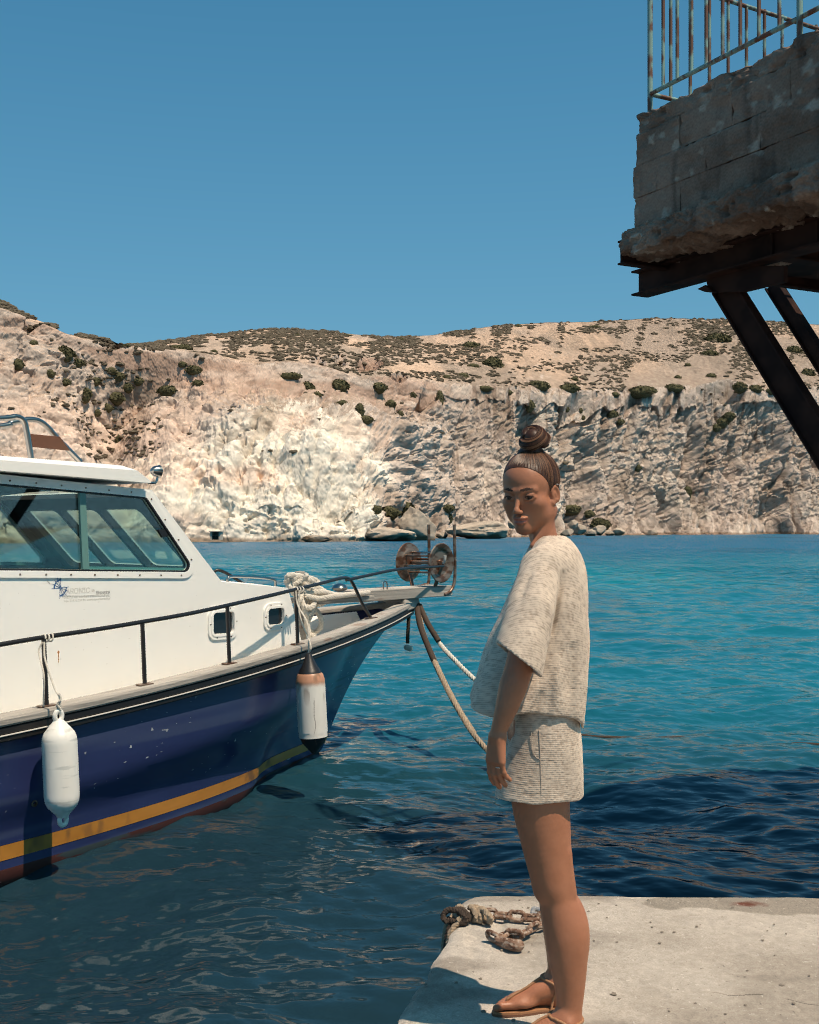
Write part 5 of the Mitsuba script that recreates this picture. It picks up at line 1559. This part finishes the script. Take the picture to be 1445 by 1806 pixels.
# near leg, far leg
nl = lambda x, y, dy=-0.09: W(x, y, dy)
chain_cones(bodyf, [(nl(952, 1300), .084), (nl(953, 1360), .084), (nl(954, 1415), .0815), (nl(961, 1468), .0730), (nl(969, 1522), .0635), (nl(976, 1556), .0590), (nl(984, 1582), .0530), (nl(990, 1603), .0555), (nl(997, 1636), .0600),
                    (nl(1001, 1664), .0595), (nl(1003, 1700), .0525), (nl(1005, 1737), .0435), (nl(1005, 1775), .0360), (nl(1004, 1812), .0330)], 0.02)
bodyf.ell(nl(960, 1566), [0.027, 0.032, 0.036], k=0.018)               # knee cap
bodyf.ell(nl(1012, 1640), [0.034, 0.042, 0.075], k=0.03)               # calf
bodyf.cone(nl(1000, 1505, -.118), nl(1010, 1575, -.115), .009, .008, 0.02)   # tendon behind the knee
fl = lambda x, y, dy: W(x, y, dy)
chain_cones(bodyf, [(fl(954, 1300, .085), .084), (fl(957, 1415, .09), .080), (fl(968, 1500, .10), .064), (fl(978, 1556, .12), .053), (fl(984, 1600, .135), .054), (fl(990, 1640, .15), .055), (fl(990, 1690, .165), .043), (fl(987, 1730, .178), .0345)], 0.02)


def foot(heel, fwd, side):
    """heel: ground point under the heel; fwd: where the toes point; side: +1 for her left foot."""
    fwd = unit(fwd); lat = np.cross([0, 0, 1], fwd)            # her left
    inn = -side * lat                                          # towards the big toe
    q = lambda a, b, c: heel + fwd * a + inn * b + np.array([0, 0, c + 0.013])
    chain_cones(bodyf, [(q(.030, 0, .028), .028), (q(.046, 0, .075), .033)], 0.02)
    chain_cones(bodyf, [(q(.050, 0, .062), .036), (q(.100, .004, .048), .031), (q(.145, .006, .030), .023), (q(.175, .006, .020), .017)], 0.02)
    bodyf.ell(q(.155, .002, .020), [.046, .041, .019], np.stack([fwd, lat, [0, 0, 1]], 1), 0.02)
    bodyf.cone(q(.028, 0, .016), q(.150, -.022, .014), .022, .016, 0.025)
    for b0, b1, a1, r in ((.024, .027, .238, .0118), (.008, .010, .230, .0088), (-.006, -.006, .221, .0083), (-.018, -.020, .210, .0080), (-.029, -.032, .196, .0078)):
        bodyf.cone(q(.178, b0, .015), q(a1 - .016, b1, .016), r + .001, r, 0.006)
        bodyf.cone(q(a1 - .016, b1, .016), q(a1, b1 + .001, .010), r, r * .88, 0.004)
    bodyf.ell(q(.052, .030, .080), [.010, .010, .012], k=0.015)   # ankle bones
    bodyf.ell(q(.046, -.031, .072), [.010, .010, .012], k=0.015)
    return q


gy = lambda dy: YH + (ZC - PIER) * F / (WY + dy)
qR = foot(np.array([*W(1008, gy(.178), .178)[:2], PIER]), [-1.0, -0.10, 0], -1)
qL = foot(np.array([*W(1026, gy(-.09), -.09)[:2], PIER]), [-1.0, -0.16, 0], 1)
# arms
chain_cones(bodyf, [(W(956, 1012, -.150), .050), (W(944, 1060, -.195), .047), (W(929, 1130, -.222), .042), (W(912, 1190, -.236), .0375), (W(905, 1212, -.240), .0375), (W(893, 1250, -.246), .0300), (W(881, 1285, -.248), .0220), (W(878, 1297, -.248), .0210)], 0.02)
chain_cones(bodyf, [(W(956, 1012, .150), .050), (W(944, 1060, .190), .047), (W(930, 1130, .230), .043), (W(918, 1190, .250), .0385), (W(908, 1250, .255), .0310), (W(900, 1293, .250), .0215)], 0.02)


def hand(w, down, lat, curl):
    """w: wrist; down: along the hand; lat: index side to little finger; curl: the way the palm faces."""
    down, lat = unit(down), unit(lat)
    curl = unit(np.asarray(curl) - down * (np.asarray(curl) @ down))
    S_ = 0.92
    p = lambda a, b, c: w + S_ * (down * a + lat * b + curl * c)
    for b0, b1, r0, r1 in ((-.013, -.027, .0150, .0115), (-.004, -.009, .0155, .0120), (.005, .009, .0150, .0115), (.013, .025, .0135, .0105)):
        bodyf.cone(p(.006, b0, 0), p(.074, b1, .001), r0, r1, 0.012)
    bodyf.ell(p(.034, -.020, .010), [.016, .016, .024], k=0.012)
    tips = []
    for b, (l1, l2, l3), r, a0, a1, a2 in ((-.0275, (.038, .023, .020), .0085, 10, 26, 40), (-.0092, (.042, .027, .021), .0088, 9, 26, 42), (.0092, (.038, .025, .021), .0083, 12, 32, 48), (.0255, (.030, .019, .018), .0073, 17, 40, 56)):
        q0 = p(.076, b, .001); rr = r
        for L, a in ((l1, a0), (l2, a1), (l3, a2)):
            q1 = q0 + .90 * L * (down * math.cos(math.radians(a)) + curl * math.sin(math.radians(a))) + lat * (b * 0.03)
            bodyf.cone(q0, q1, rr + .0006, rr * .93, 0.0035)
            q0, rr = q1, rr * .93
        tips.append(q0)
    t0 = p(.022, -.022, .010)
    t1 = t0 + .034 * unit(down * .80 - lat * .50 + curl * .32); t2 = t1 + .029 * unit(down * .90 - lat * .12 + curl * .40); t3 = t2 + .020 * unit(down * .88 + curl * .45 + lat * .06)
    chain_cones(bodyf, [(t0, .0135), (t1, .0105), (t2, .0095), (t3, .0078)], 0.006)
    return p


hp = hand(W(878, 1297, -.248), [-0.075, 0.0, -1], [0.62, -0.78, 0], [0.78, 0.62, 0])
hand(W(900, 1293, .250), [-0.02, 0, -1], [0.62, 0.78, 0], [0.78, -0.62, 0])
# neck and head
chain_cones(bodyf, [(W(966, 992, 0), .060), (W(962, 962, -.004), .0425), (W(955, 930, -.004), .0400), (W(952, 900, -.006), .042)], 0.03)
bodyf.cone(H(.060, -.012, -.055), W(940, 962, -.045), .010, .008, 0.02)                  # neck muscle
e = lambda c, r, k=0.02, R=None, mode='add': bodyf.ell(H(*c), r, HR if R is None else R, k, mode)
e((0, -.012, .038), [.0715, .0920, .0770])
e((0, .036, .036), [.0580, .0480, .0540], .03)
e((0, .036, -.028), [.0535, .0470, .0560], .03)
e((0, .052, -.066), [.0320, .0340, .0320], .02)
for s in (-1, 1):
    bodyf.cone(H(s * .0470, .004, -.054), H(s * .008, .066, -.0915), .0140, .0125, 0.025)
    bodyf.cone(H(s * .0540, -.002, -.028), H(s * .0470, .004, -.054), .0150, .0140, 0.02)
    e((s * .0420, .0520, -.022), [.0210, .0205, .0170], .025)
    bodyf.cone(H(s * .010, .0845, .0175), H(s * .043, .0705, .0200), .0085, .0080, 0.012)
for s in (-1, 1):
    e((s * .0385, .0340, -.0480), [.0215, .0290, .0290], .02)
e((0, .0685, -.0905), [.0155, .0145, .0125], .016)
for s in (-1, 1):
    e((s * .0315, .0940, .0005), [.0190, .0175, .0115], .010, mode='sub')
    # lids
    e((s * .0315, .0760, .0078), [.0150, .0085, .0052], .004)
    up = [H(s * .0175, .0790, -.0035), H(s * .0240, .0832, .0032), H(s * .0320, .0842, .0052), H(s * .0400, .0798, .0036), H(s * .0460, .0735, -.0010)]
    lo = [H(s * .0175, .0815, -.0035), H(s * .0250, .0842, -.0070), H(s * .0330, .0842, -.0078), H(s * .0410, .0800, -.0058), H(s * .0460, .0755, -.0010)]
    chain_cones(bodyf, [(a, .0029) for a in up], 0.005); chain_cones(bodyf, [(a, .0024) for a in lo], 0.006)
bodyf.cone(H(0, .0830, .0100), H(0, .1030, -.0300), .0055, .0072, 0.012)
e((0, .1055, -.0365), [.0078, .0080, .0070], .008)
for s in (-1, 1):
    e((s * .0092, .0970, -.0400), [.0062, .0085, .0055], .007)
    e((s * .0058, .1000, -.0475), [.0032, .0045, .0030], .003, mode='sub')
e((0, .0880, -.0580), [.0225, .0115, .0066], .008)
e((-.006, .0925, -.0592), [.0090, .0070, .0042], .006); e((.006, .0925, -.0592), [.0090, .0070, .0042], .006)
e((0, .0900, -.0705), [.0170, .0088, .0058], .006)
for s in (-1, 1):
    bodyf.cone(H(0, .1005, -.0646), H(s * .0120, .0965, -.0642), .0020, .0020, 0.003, 'sub')
    bodyf.cone(H(s * .0120, .0965, -.0642), H(s * .0245, .0850, -.0630), .0020, .0016, 0.003, 'sub')
    ea = math.radians(24) * s
    ER = HR @ np.array([[math.cos(ea), -math.sin(ea), 0], [math.sin(ea), math.cos(ea), 0], [0, 0, 1]]) @ np.array([[1, 0, 0], [0, math.cos(.22), math.sin(.22)], [0, -math.sin(.22), math.cos(.22)]])
    e((s * .0745, -.0040, -.0050), [.0062, .0170, .0280], .006, ER)
    e((s * .0808, -.0020, -.0040), [.0068, .0105, .0190], .003, ER, 'sub')
    e((s * .0700, .0060, -.0300), [.0052, .0075, .0085], .006)
    e((s * .0755, -.0010, -.0060), [.0030, .0040, .0090], .003, ER)
body = biggest(bodyf.mesh(), 400)
body = relax(body, 2)


def skin_colour(p, n, uv):
    m = fbm(p.x * 30, p.y * 30, p.z * 30, 3)
    c = mix((0.300, 0.122, 0.066), (0.365, 0.156, 0.088), m)
    return c * (0.96 + 0.08 * noise(p.x * 400, p.y * 400, p.z * 400))


def hair_colour(p, n, uv):
    return mix((0.026, 0.0105, 0.0060), (0.060, 0.026, 0.014), noise(p.x * 300, p.y * 300, p.z * 80))


def knit_u(p):
    return p.x * 0.80 + p.y * 0.62


def knit(p):
    """Slubby knit: rows of short raised stitches, each of its own length and tone."""
    w = 0.0042 * (noise(knit_u(p) * 16, p.z * 16, p.x * 9) - 0.5)
    d = dr.sqrt(dr.square(p.z - 2.055) + dr.square(0.85 * (p.y - WY)) + dr.square(0.40 * (p.x - 0.40)))   # rows ring the neck, as on a yoke
    r = (dr.select(p.z > 1.535, 3.0 - d, p.z) + w) / 0.0056
    u = knit_u(p)
    a = noise(u * 150, r * 1.15, p.x * 60)
    b = noise(u * 85 + 31, r * 0.85 + 7, p.y * 50)
    t = r - dr.floor(r)
    rows = 4 * t * (1 - t)
    return dr.clip(0.62 * a + 0.30 * b + 0.30 * rows - 0.12, 0, 1), b, rows


def knit_colour(p, n, uv):
    h, st, g = knit(p)
    c = mix((0.300, 0.238, 0.190), (0.565, 0.475, 0.388), smoothstep(0.05, 0.80, h))
    return mix(c, (0.490, 0.408, 0.330), 0.25 * st) * (0.90 + 0.2 * noise(p.x * 25, p.y * 25, p.z * 25))


def knit_relief(p, n, uv):
    return 0.0018 * knit(p)[0]


plain('skin', proc(skin_colour), 0.44, specular=0.40)
plain('lip_skin', (0.330, 0.115, 0.080), 0.38, specular=0.5)
plain('brow_hair', (0.040, 0.018, 0.011), 0.8)
plain('hair', proc(hair_colour), 0.46, specular=0.35)
bumped('knit_cotton', proc(knit_colour), 0.95, knit_relief, 1.0, 6e-4, specular=0.1, sheen=0.3)
plain('eye_white', (0.34, 0.29, 0.26), 0.2, specular=0.5)
plain('iris_brown', (0.020, 0.010, 0.006), 0.12, specular=0.6)
plain('sandal_leather', (0.300, 0.150, 0.075), 0.55)
plain('sandal_sole', (0.150, 0.070, 0.040), 0.6)
plain('hair_light', (0.170, 0.082, 0.044), 0.45, specular=0.35)
plain('silver', (0.70, 0.68, 0.66), 0.2, metallic=1.0)
plain('seam_thread', (0.36, 0.30, 0.25), 0.9)

tag(obj('body', body, 'skin', PERSON, True), 'tanned skin of face, neck, left arm and legs')
loc = (np.asarray(body.vertices) - HO) @ HR
bn = np.asarray(body.vertex_normals)


def patch(mask, out):
    f = np.asarray(body.faces)[mask[np.asarray(body.faces)].all(1)]
    used = np.unique(f)
    remap = np.full(len(mask), -1); remap[used] = np.arange(len(used))
    return trimesh.Trimesh(np.asarray(body.vertices)[used] + bn[used] * out, remap[f], process=False)


x_, y_, z_ = loc.T
ax_ = np.abs(x_)
lips = (y_ > .074) & (ax_ < .0240) & (z_ < -.0548 - 9.0 * x_**2 - .0012 * np.exp(-(x_ / .003)**2)) & (z_ > -.0762 + 18.0 * x_**2)
obj('lips', patch(lips, .0007), 'lip_skin', PERSON, True)
for s in (-1, 1):
    bz = .0205 + .0035 * np.sin(np.clip((ax_ - .010) / .036, 0, 1) * 2.4)
    th = .0046 * np.clip(1.15 - np.abs(ax_ - .024) / .026, .25, 1)
    obj('eyebrow', patch((y_ > .04) & (s * x_ > .0105) & (ax_ < .0475) & (np.abs(z_ - bz) < th), .0010), 'brow_hair', PERSON, True)
    ec = H(s * .0315, .0718, -.0012)
    eye = obj('eye', trimesh.creation.icosphere(3, 0.0122).apply_translation(ec), 'eye_white', PERSON, True)
    gz = unit(HF + 0.16 * HL - 0.05 * HU)
    obj('iris', lathe([(0.0072, 0.0099), (0.0058, 0.0113), (0.003, 0.0124), (0, 0.0127)], ec, gz, 18), 'iris_brown', eye, True)
    obj('eyelashes', tube([H(s * .0178, .0822, -.0028), H(s * .0240, .0866, .0024), H(s * .0320, .0876, .0042), H(s * .0400, .0832, .0026), H(s * .0480, .0755, -.0012)], [.0010, .0020, .0012], 6, 5), 'brow_hair', eye, 60)

# hair: a cap drawn tight, strands on it, and the coiled knot
hc = np.array([0, -.012, .038])
hr_ = np.array([.0772, .0980, .0835])


def hairline(y):
    return np.interp(y, [-.11, -.06, -.030, -.006, .012, .030, .050, .068, .085], [-.066, -.060, -.040, -.006, .004, .030, .056, .078, .090])


hf = Field(np.arange(-.09, .0905, .0022), np.arange(-.125, .1, .0022), np.arange(-.085, .135, .0022))
hf.op(lambda X, Y, Z: np.maximum(ell_sdf(X, Y, Z, hc, hr_, np.eye(3)) - 0.0018 * np.sin(70 * np.arctan2(X, Y + .03)) * 0.5, (hairline(Y) + .006 - Z) * 0.75), [-.09, -.125, -.085], [.09, .1, .135], 1e-3)
hf.op(lambda X, Y, Z: np.maximum(ell_sdf(X, Y, Z, np.array([0, .034, .038]), np.array([.0630, .0525, .0585]), np.eye(3)), (hairline(Y) + .006 - Z) * 0.75), [-.09, -.02, -.02], [.09, .1, .11], .012)
hm = hf.mesh()
hm = relax(hm, 2)
hm = trimesh.Trimesh(HO + np.asarray(hm.vertices) @ HR.T, hm.faces, process=False)
HAIR = obj('hair', hm, 'hair', PERSON, True)
hg = np.random.default_rng(14)
root = np.array([0, -.022, .121])
rd = (root - hc) / hr_; rd /= np.linalg.norm(rd)
strands = []
for i in range(900):
    th = hg.uniform(-math.pi, math.pi)
    z0 = .06
    for _ in range(30):                                     # where this meridian of the head meets the hairline
        ry = math.sqrt(max(.02, 1 - ((z0 - .038) / .0835)**2))
        y0 = -.012 + .098 * math.cos(th) * ry
        z0 = .6 * z0 + .4 * float(hairline(y0))
    z0 += hg.uniform(-.007, .006) + (0.02 if hg.random() < .2 else 0)
    ry = math.sqrt(max(.02, 1 - ((z0 - .038) / .0835)**2))
    d0 = np.array([math.sin(th) * ry, math.cos(th) * ry, (z0 - .038) / .0835])
    d0 /= np.linalg.norm(d0)
    om = math.acos(np.clip(d0 @ rd, -1, 1))
    t = np.linspace(0, 1, 13)
    D = (np.sin((1 - t) * om)[:, None] * d0 + np.sin(t * om)[:, None] * rd) / math.sin(om)
    D = D + 0.010 * np.sin(t * 9 + i)[:, None] * np.cross(d0, rd)[None] * hg.uniform(-1, 1)
    D /= np.linalg.norm(D, axis=1, keepdims=True)
    r = 0.985 + .02 * np.clip(t * 6, 0, 1) + hg.uniform(.000, .010) + .02 * t**3
    p = hc + D * hr_ * r[:, None]
    fwd = np.clip((D[:, 1] - .45) / .4, 0, 1)
    p[:, 1] += 0  # lie on the brow where the cap is fuller there
    dist = ell_sdf(p[:, 0], p[:, 1], p[:, 2], np.array([0, .034, .038]), np.array([.0630, .0525, .0585]), np.eye(3))
    p = p + D * np.clip(-dist + .0006, 0, .02)[:, None]
    strands.append(tube(HO + p @ HR.T, [.00025, .0009, .0012, .0010], 5, 1))
tag(obj('strands', cat([m for i, m in enumerate(strands) if i % 3]), 'hair', HAIR, 60), kind='stuff')
tag(obj('light_strands', cat(strands[::3]), 'hair_light', HAIR, 60), kind='stuff')
bc = W(941, 773, -.028)
bax = unit([-0.35, -0.55, 0.75])
e1 = unit(np.cross(bax, [0.2, 1, 0])); e2 = np.cross(bax, e1)
ta = np.linspace(0, 1, 60)
coil = bc + (0.0265 * (1 - .25 * ta)[:, None]) * (np.cos(ta * 10.5 + 2.2)[:, None] * e1 + np.sin(ta * 10.5 + 2.2)[:, None] * e2) + bax * (-.022 + .040 * ta)[:, None]
crad = 0.0220 * (1 - .30 * ta) * np.clip(np.minimum(ta, 1 - ta) * 9 + .12, .12, 1)**.5
tt_, A__, B__ = frames(coil)
bunl = []
bun = [tube(coil, crad * .93, 14, 1), trimesh.creation.icosphere(3, 0.028).apply_translation(bc), tube([H(0, -.022, .100), bc * 0.5 + H(0, -.022, .110) * 0.5, bc], [.046, .027, .026], 14, 5)]
for i in range(170):
    a0 = hg.uniform(0, 6.28); tw = hg.uniform(1.5, 3.0)
    i0, i1 = sorted(hg.integers(0, 60, 2)); i1 = min(59, max(i1, i0 + 14)); i0 = min(i0, i1 - 10)
    sl = slice(i0, i1)
    an = a0 + tw * ta[sl]
    rr = crad[sl] * hg.uniform(.95, 1.04)
    (bunl if i % 3 == 0 else bun).append(tube(coil[sl] + rr[:, None] * (np.cos(an)[:, None] * A__[sl] + np.sin(an)[:, None] * B__[sl]), [.0006, .0016, .0014, .0006], 5, 1))
for i in range(26):                                                        # loose ends round the base
    a = hg.uniform(0, 6.28)
    b0 = H(0, -.022, .122) + .022 * (math.cos(a) * HL + math.sin(a) * HF)
    o = unit(math.cos(a) * HL + math.sin(a) * HF + 0.5 * hg.normal(0, 1, 3))
    L = hg.uniform(.014, .040)
    bun.append(tube([b0, b0 + o * L * .5 + HU * .004, b0 + o * L - HU * .002], [.0006, .0004, .0002], 4, 4))
BUN = obj('hair_bun', cat(bun), 'hair', PERSON, 60)
tag(BUN, 'coiled top knot of dark brown hair')
tag(obj('light_strands', cat(bunl), 'hair_light', BUN, 60), kind='stuff')
tag(obj('ear_cuff', tube([H(.079, -.010, .021) + .0045 * (math.cos(a) * HL + math.sin(a) * HF) for a in np.linspace(0, 6.28, 16)[:-1]], .0011, 6, closed=True), 'silver', PERSON, 60), 'small silver ear cuff')
obj('earring', tube([H(.075, .006, -.037) + .0040 * (math.cos(a) * HL + math.sin(a) * HU) for a in np.linspace(0, 6.28, 16)[:-1]], .0009, 6, closed=True), 'silver', PERSON, 60)
rg = hp(.092, .0095, .006)
obj('finger_ring', tube([rg + .0098 * (math.cos(a) * unit([0.62, -0.78, 0]) + math.sin(a) * unit([0.78, 0.62, 0])) for a in np.linspace(0, 6.28, 18)[:-1]], .0010, 6, closed=True), 'silver', PERSON, 60)

# the top: a boxy shell with dropped, wide sleeves
tz = lambda y, dy=0.0: ZC - (y - YH) / F * (WY + dy)
tab = np.array([(941, 952, 988, .060), (949, 944, 1001, .092), (958, 938, 1010, .122), (970, 932, 1018, .148), (990, 924, 1026, .166), (1020, 912, 1032, .176), (1050, 898, 1034, .182), (1100, 878, 1035, .188), (1150, 858, 1033, .191), (1200, 841, 1029, .195), (1245, 827, 1025, .198), (1300, 811, 1021, .202)], float)
Zt = np.array([tz(y) for y in tab[:, 0]])[::-1]
xl, xr, bb = ((tab[:, 1] - CX) / F * WY)[::-1], ((tab[:, 2] - CX) / F * WY)[::-1], tab[::-1, 3]
sx = Field(np.arange(.12, .56, .0042), np.arange(2.88, 3.70, .0042), np.arange(1.46, 2.14, .0042))


def loft(X, Y, Z, Zk, l, r, b, yc, n=2.4):
    from scipy.interpolate import PchipInterpolator
    z1 = Z.ravel()
    f = lambda t: PchipInterpolator(Zk, t)(np.clip(z1, Zk[0], Zk[-1])).reshape(Z.shape)
    L, R, B = f(l), f(r), f(b)
    a, c = (R - L) / 2, (R + L) / 2
    n = n + 0.9 * np.clip((1.85 - Z) / .25, 0, 1) * (n > 2.3)
    q = (np.abs((X - c) / a)**n + np.abs((Y - yc) / B)**n)**(1 / n)
    return (q - 1) * np.minimum(a, B)


def folds(X, Y, Z):
    P = np.stack(np.broadcast_arrays(X, Y, Z), -1)
    v = meshkit.fbm(P * [13, 13, 4.0], 2, 5) - .5
    w = meshkit.fbm(P * [7, 7, 9.0] + 9, 2, 6) - .5
    low = np.clip((2.02 - P[..., 2]) / .3, 0, 1)
    near_ = np.clip((WY - .05 - P[..., 1]) / .05, 0, 1)
    zc = P[..., 2]
    g = 0
    for (x0, y0), (x1, y1), wd, dp, dy in (((990, 1004), (966, 1120), .010, .012, -.15), ((938, 1000), (908, 1062), .009, .009, -.18), ((958, 1010), (934, 1080), .012, -.007, -.18), ((1008, 1130), (1000, 1270), .016, .010, -.15), ((985, 1150), (972, 1280), .012, -.006, -.17), ((955, 1215), (930, 1280), .010, .008, -.18)):
        a_, b_ = W(x0, y0, dy), W(x1, y1, dy)
        t_ = np.clip((a_[2] - zc) / (a_[2] - b_[2]), 0, 1)
        lx = a_[0] + (b_[0] - a_[0]) * t_
        g = g + dp * np.exp(-((P[..., 0] - lx) / wd)**2) * np.sin(np.pi * np.clip((a_[2] - zc) / (a_[2] - b_[2]), 0, 1))**.5 * near_
    return (.024 * v + .014 * w) * (.35 + .65 * low) + g


big_lo, big_hi = [.12, 2.88, 1.46], [.56, 3.70, 2.14]
sx.op(lambda X, Y, Z: loft(X, Y, Z, Zt, xl, xr, bb, WY - .002), big_lo, big_hi, 1e-3)
X, Y, Z = np.ix_(*sx.ax)
fo_ = folds(X, Y, Z).astype(np.float32)
bodyd = np.maximum(sx.d + fo_, Z - Zt[-1] + .006)
sol = bodyd
caps = []
for sg in (-1, 1):
    S0, S1, S2 = W(956, 1004, sg * .140), W(938, 1075, sg * .222), W(908, 1185, sg * .292)
    slv = np.minimum(cone_sdf(X, Y, Z, S0, S1, .060, .068), cone_sdf(X, Y, Z, S1, S2, .068, .072)) + .55 * fo_
    c = W(914, 1163, sg * .285)
    nn = unit([-0.62, sg * 0.10, -0.78])
    cutd = (X - c[0]) * nn[0] + (Y - c[1]) * nn[1] + (Z - c[2]) * nn[2]
    sl2 = np.maximum(slv, cutd)
    kk = .010 + .022 * np.clip((Z - 1.93) / .08, 0, 1)
    h = np.maximum(kk - np.abs(sol - sl2), 0) / kk
    caps.append((slv < -.0080) & (cutd > -.0095) & (bodyd > .0020))
    sol = np.minimum(sol, sl2) - h * h * kk / 4
sh = np.abs(sol + .0040) - .0042
for m_ in caps:
    sh = np.where(m_, .004, sh)
hem = (1.538 + (0.493 - X) / (0.493 - 0.178) * 0.054 + .035 * np.clip((WY - .10 - Y) / .1, 0, 1) * np.clip((X - .25) / .1, 0, 1)) + .004 * np.sin(X * 40 + Y * 17) - Z
hband = np.clip(1 - np.abs(-hem - .020) / .0035, 0, 1)
sh = np.maximum(sh - .0012 * hband, hem * .95)
# neck opening
nk = cone_sdf(X, Y, Z, W(956, 915, -.008), W(968, 968, 0), .060, .054)
sh = np.maximum(sh, -nk)
sx.d = sh.astype(np.float32)
shirt = biggest(sx.mesh(), 500)
shirt = relax(shirt, 9)
TOP = obj('top', shirt, 'knit_cotton', PERSON, True)
tag(TOP, 'loose cream knit top with wide sleeves')

# the shorts: two wide legs under one waist
stab = np.array([(1255, 910, 1018), (1290, 902, 1022), (1320, 895, 1025), (1360, 885, 1027), (1410, 874, 1028)], float)
Zs = np.array([tz(y, -.09) for y in stab[:, 0]])[::-1]
l2, r2_ = ((stab[:, 1] - CX) / F * (WY - .09))[::-1], ((stab[:, 2] - CX) / F * (WY - .09))[::-1]
sf_ = Field(np.arange(.20, .54, .004), np.arange(3.04, 3.53, .004), np.arange(1.31, 1.64, .004))
lo_, hi_ = [.20, 3.05, 1.31], [.54, 3.52, 1.64]
bnear = np.full(5, .100)
sf_.op(lambda X, Y, Z: loft(X, Y, Z, Zs, l2, r2_, np.array([.106, .108, .108, .106, .104]), WY - .080, 2.2), lo_, hi_, 1e-3)
sf_.op(lambda X, Y, Z: loft(X, Y, Z, Zs, l2 + .012, r2_ + .012, np.array([.106, .108, .108, .106, .104]), WY + .080, 2.2), lo_, hi_, .03)
X, Y, Z = np.ix_(*sf_.ax)
P_ = np.stack(np.broadcast_arrays(X, Y, Z), -1)
sd2 = sf_.d + (.016 * (meshkit.fbm(P_ * [15, 15, 5], 2, 8) - .5)).astype(np.float32)
zh = tz(1404, -.09) + .010 * (X - .35) + .002 * np.sin(X * 50)
band = np.clip(1 - np.abs(Z - zh - .024) / .003, 0, 1)
sh2 = np.abs(sd2 + .0040 + .0010 * band) - .0042
sh2 = np.maximum(sh2, zh - Z)
sf_.d = sh2.astype(np.float32)
shorts = biggest(sf_.mesh(), 500)
shorts = relax(shorts, 4)
SHORTS = obj('shorts', shorts, 'knit_cotton', PERSON, True)
tag(SHORTS, 'short cream knit shorts matching the top')

# seams of the shorts
stree = cKDTree(np.asarray(shorts.vertices)); sn = np.asarray(shorts.vertex_normals)


def on_cloth(path):
    p_ = smooth_path(path, 8)
    o_ = []
    for p in p_:
        d, i = stree.query(p, k=12)
        i = i[np.argmin(np.asarray(shorts.vertices)[i, 1])]
        q_ = p.copy(); q_[1] = np.asarray(shorts.vertices)[i, 1] - .0004
        o_.append(q_)
    return np.array(o_)


for pts in ([(951, 1288), (953, 1330), (954, 1370), (955, 1402)], [(938, 1292), (939, 1318), (944, 1334), (953, 1340)]):
    obj('side_seam', tube(on_cloth([W(x, y, -.186) for x, y in pts]), .0013, 6, 1), 'seam_thread', SHORTS, 60)

# sandals
for q, sg in ((qR, -1), (qL, 1)):
    out = [(-.004, 0), (.004, .022), (.030, .031), (.090, .030), (.140, .040), (.175, .044), (.215, .043), (.243, .034), (.250, .020), (.240, .000), (.222, -.022), (.195, -.038), (.160, -.043), (.100, -.034), (.030, -.031), (.004, -.022)]
    pts = [q(a, b, -.013) for a, b in smooth_path([list(p) + [0] for p in out + out[:1]], 5)[:, :2]]
    poly = Polygon([(p[0], p[1]) for p in pts])
    SAN = obj('sandal', slab(poly, np.array([0, 0, PIER + .0005]), [1, 0, 0], [0, 1, 0], .007), 'sandal_sole', PERSON, 50)
    obj('footbed', slab(poly.buffer(-.0012), np.array([0, 0, PIER + .0075]), [1, 0, 0], [0, 1, 0], .0055), 'sandal_leather', SAN, 50)
    st_ = [q(.200, .017, .003), q(.196, .016, .034), q(.165, .012, .056), q(.120, .008, .080), q(.092, .004, .094)]
    tops = smooth_path(st_, 6)
    tree = cKDTree(np.asarray(body.vertices))

    def hug(path, lift):
        o_ = []
        for p in path:
            d, i = tree.query(p)
            o_.append(np.asarray(body.vertices)[i] + bn[i] * lift)
        return np.array(o_)
    obj('instep_strap', tube(smooth_path(hug(tops, .0022)[::3], 4), .0042, 8, 1), 'sandal_leather', SAN, 60)
    ring = [q(.048 + .052 * math.cos(a), .046 * math.sin(a), .074 + .022 * max(0, math.cos(a))) for a in np.linspace(0, 6.283, 30)[:-1]]
    obj('ankle_strap', tube(hug(ring, .0022), .0042, 8, closed=True), 'sandal_leather', SAN, 60)
    for s2 in (-1, 1):
        obj('side_strap', tube([*hug([q(.056, s2 * .045, .074), q(.060, s2 * .045, .045), q(.066, s2 * .042, .022)], .002), q(.070, s2 * .033, -.002)], .0040, 8, 4), 'sandal_leather', SAN, 60)
